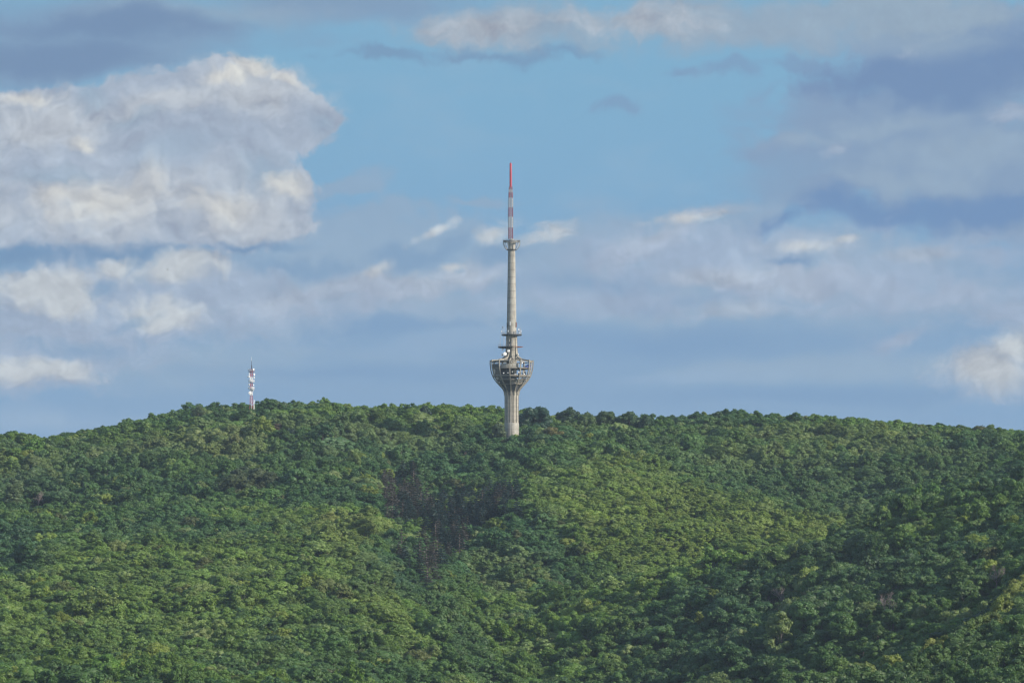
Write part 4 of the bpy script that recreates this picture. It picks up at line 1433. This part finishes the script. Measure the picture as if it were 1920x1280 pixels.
# lattice mast and spire
for s0, s1, y0, y1, m, lb in ((7.2, 7.0, 447, 426.5, M_DULL, 'faded red lattice section'), (7.0, 7.0, 426.5, 405.5, M_OFF, 'white lattice section'), (7.0, 6.8, 405.5, 388.5, M_DULL, 'faded red lattice section'),
                             (6.8, 6.4, 388.5, 369.5, M_OFF, 'white lattice section'), (6.4, 6.0, 369.5, 359.5, M_DULL, 'faded red lattice section'), (6.0, 5.6, 359.5, 354, M_OFF, 'white lattice section'), (5.6, 5.2, 354, 349, M_DULL, 'faded red lattice section')):
    lattice_part(T, 'lattice_section', m, s0 * U, s1 * U, Z(y0), Z(y1), max(2, int((y0 - y1) / 5)), 0.17, 0.085, (-0.6, 0), 12, lb)
b = Bag()
for i in range(20):
    bar(b, (-0.6, 0.1, Z(447 - 97 * i / 19)), (-0.6, 0.1, Z(447 - 97 * (i + 0.8) / 19)), 0.30, n=6)
put_part(b, 'feeder', M_STEEL, T)
for y0, y1, m in ((386, 370, M_WHITE), (425, 406, M_WHITE)):
    b = Bag()
    box(b, (-0.6 + 3.6 * U, -0.2, Z((y0 + y1) / 2)), (1.3 * U, 1.3 * U, Z(y1) - Z(y0)), 0, 30)
    put_part(b, 'panel_antenna', m, T)
for q in range(4):
    b = Bag()
    box(b, pol(3.9 * U, 45 + 90 * q, Z(364)), (2.6 * U, 0.7 * U, 8.5 * U), 0, 45 + 90 * q)
    b.v = [v + (-0.6, 0, 0) for v in b.v]
    put_part(b, 'panel_antenna', M_DULL, T)
for row in (375, 380, 391, 395.5, 400.5, 405, 410, 415.5, 426):
    for s in (-1, 1):
        b = Bag()
        bar(b, (-0.6 + s * 3 * U, -0.3, Z(row)), (-0.6 + s * 6.2 * U, -0.3, Z(row)), 0.075)
        bar(b, (-0.6 + s * 5.9 * U, -0.3, Z(row + 1.2)), (-0.6 + s * 5.9 * U, -0.3, Z(row - 1.2)), 0.06)
        put_part(b, 'dipole', M_STEEL, T)
b = Bag()
lathe(b, [(0.001, Z(349.5)), (2.15 * U, Z(349.5)), (2.1 * U, Z(326)), (1.9 * U, Z(304.4)), (1.5 * U, Z(303.8)), (0.001, Z(303.6))], 16)
b.v = [v + (-0.6, 0, 0) for v in b.v]
sp_ = put_part(b, 'spire', M_RED, T, True)
b = Bag()
bar(b, (-0.6, 0, Z(303.7)), (-0.6, 0, Z(300.8)), 0.06, n=6)
put_part(b, 'lightning_rod', M_DARK, sp_)

# ---------------------------------------------------------------- the red and white mast
MY = 3185.0
UM = MY / F
MX = (470.8 - 960) * UM
mzb = float(ground_z(MX, MY))
mast = tag(link('radio_mast', None, loc=(MX, MY, mzb)), 'slim red and white lattice mast with white dishes standing on the wooded ridge', 'mast')


def ZM(row):
    return (HOR - row) * UM - mzb


lattice_part(mast, 'lattice_section', M_PALE_RED, 8.0 * UM, 4.4 * UM, -1, ZM(741.5), 9, 0.13, 0.055, label='red bottom section of the mast')
lattice_part(mast, 'lattice_section', M_WHITE, 4.4 * UM, 4.2 * UM, ZM(741.5), ZM(729), 4, 0.17, 0.10)
lattice_part(mast, 'lattice_section', M_PALE_RED, 4.2 * UM, 4.1 * UM, ZM(729), ZM(717), 4, 0.14, 0.06)
lattice_part(mast, 'lattice_section', M_WHITE, 4.1 * UM, 4.0 * UM, ZM(717), ZM(707), 3, 0.17, 0.10)
lattice_part(mast, 'lattice_section', M_PALE_RED, 4.0 * UM, 3.8 * UM, ZM(707), ZM(692), 5, 0.15, 0.06)
for row, m in ((717, M_WHITE), (730.5, M_WHITE), (697.5, M_OFF)):
    b = Bag()
    ring(b, 2.2 * UM, 5.6 * UM, ZM(row), ZM(row - 0.6), 24)
    pf = put_part(b, 'platform', M_STEEL if m is M_WHITE else M_DULL, mast)
    railing(pf, 5.4 * UM, ZM(row - 0.6), 4.2 * UM, n=12, mat=m, post=0.10)
for ox, row, R, az, oy in ((4.3, 692.8, 1.5, 30, -3), (5.6, 702.0, 1.8, 40, -2), (-6.6, 706.4, 1.5, -20, -2), (-3.9, 706.2, 1.6, 10, -4), (-4.4, 721.2, 1.6, -15, -3.6), (4.3, 722, 1.1, 40, -3), (-2.4, 737.0, 3.0, 5, -3.6), (-5.8, 692.6, 0.6, -10, -2)):
    drum_dish(mast, (ox * UM, oy * UM, ZM(row)), R * UM, az, 0, (ox * UM * 0.6, (oy * 0.3) * UM, ZM(row)))
for ox, row, w, h, oy in ((-3.8, 701.2, 1.9, 4.6, -3), (5.4, 707.6, 2.2, 4.4, -2), (-2.0, 694.6, 1.2, 3.0, -4), (-2.2, 711, 1.6, 4.2, -4), (2.6, 727, 1.5, 4.0, -4), (-6.0, 726, 1.0, 4.5, 1)):
    b = Bag()
    box(b, (ox * UM, oy * UM, ZM(row)), (w * UM, 0.9 * UM, h * UM))
    pn = put_part(b, 'panel_antenna', M_WHITE, mast)
    b = Bag()
    bar(b, (ox * UM, (oy + 0.7) * UM, ZM(row)), (ox * UM * 0.4, 0, ZM(row)), 0.06)
    put_part(b, 'mount', M_STEEL, pn)
b = Bag()
bar(b, (1.8 * UM, -1.5 * UM, ZM(733.5)), (4.6 * UM, -4 * UM, ZM(731)), 0.22)
bar(b, (0.6 * UM, -3 * UM, ZM(738)), (4.2 * UM, -3.6 * UM, ZM(731.6)), 0.2)
put_part(b, 'strut', M_WHITE, mast)
b = Bag()
bar(b, (0.1, 0, ZM(692.5)), (0.1, 0, ZM(684.5)), 0.30, n=8)
bar(b, (0.1, 0, ZM(684.5)), (0, 0, ZM(676.5)), 0.15, n=8)
pole = put_part(b, 'pole', M_DARK, mast)
b = Bag()
bar(b, (0, 0, ZM(676.5)), (0, 0, ZM(669)), 0.07, n=6)
put_part(b, 'whip_aerial', M_WHITE, pole)

b = Bag()
bar(b, (0.1, -0.15, 1), (0.05, -0.1, ZM(729)), 0.17, n=6)
bar(b, (-0.25, 0.1, 1), (-0.2, 0.1, ZM(707)), 0.10, n=6)
put_part(b, 'feeder', M_WHITE, mast)
# white post by the foot of the mast
PX_ = (475.9 - 960) * UM
post = tag(link('white_post', None, loc=(PX_, MY - 2, float(ground_z(PX_, MY - 2)))), 'plain white post with a rounded cap beside the foot of the red and white mast', 'post')
h_ = (HOR - 750.2) * UM - float(ground_z(PX_, MY - 2))
b = Bag()
lathe(b, [(0.40, -1), (0.36, 0.2), (0.28, 0.5), (0.27, h_ - 0.4), (0.36, h_ - 0.35), (0.36, h_ - 0.12), (0.2, h_), (0.001, h_ + 0.02)], 14)
put_part(b, 'shaft', M_WHITE, post, True)
b = Bag()
box(b, (0.0, -0.36, h_ - 2.2), (0.5, 0.25, 1.4))
put_part(b, 'box', M_WHITE, post)

# ---------------------------------------------------------------- bird
bd = 900.0
ub = bd / F
b = Bag()
L = 0.30
lathe(b, [(0.001, -L), (0.03, -L * 0.96), (0.035, -L * 0.55), (0.065, -L * 0.1), (0.07, L * 0.25), (0.045, L * 0.6), (0.05, L * 0.74), (0.03, L * 0.9), (0.008, L * 0.98), (0.001, L * 1.12)], 12)
for s in (-1, 1):
    W = [(s * 0.05, 0.0, 0.10), (s * 0.26, 0.07, 0.16), (s * 0.52, 0.05, 0.02), (s * 0.46, 0.05, -0.03), (s * 0.24, 0.06, -0.05), (s * 0.05, 0.0, -0.08)]
    V_ = W + [(x, y + 0.014, z) for x, y, z in W]
    b.add(V_, [(i, (i + 1) % 6, 6 + (i + 1) % 6, 6 + i) for i in range(6)])
    k0 = b.n - 12
    b.f += [tuple(k0 + i for i in range(6)), tuple(k0 + 6 + i for i in reversed(range(6)))]
    b.k += [0, 0]
bird = put_part(b, 'bird', M_FEATH, None, True)
tag(bird, 'tiny dark bird flying below the big white cloud', 'bird')
bird.location = ((312.3 - 960) * ub, bd, (HOR - 504.8) * ub)
bird.rotation_euler = (rad(15), rad(78), rad(20))
bird.scale = (0.42, 0.42, 0.42)
# ---------------------------------------------------------------- the air
hb = Bag()
HAZE_X, HAZE_Y0, HAZE_Y1 = 9300.0, -3200.0, 14300.0
zlo = float(ZZ.min()) - 1.0
zhi = (HOR - 300.8) * U + 6.0
box(hb, (0, (HAZE_Y0 + HAZE_Y1) / 2, (zlo + zhi) / 2), (2 * HAZE_X, HAZE_Y1 - HAZE_Y0, zhi - zlo))
hm = bpy.data.materials.new('haze')
hm.use_nodes = True
hm.node_tree.nodes.clear()
hg = G(hm.node_tree)
ho = hg.n('ShaderNodeOutputMaterial')
pv = hg.n('ShaderNodeVolumePrincipled')
pv.inputs['Color'].default_value = (0.62, 0.80, 1.0, 1)
pv.inputs['Density'].default_value = HAZE
hm.node_tree.links.new(pv.outputs[0], ho.inputs['Volume'])
hz_o = link('haze', hb.mesh('haze', [hm]))
tag(hz_o, 'thin blue summer haze in the air before the ridge', 'haze', kind='stuff')
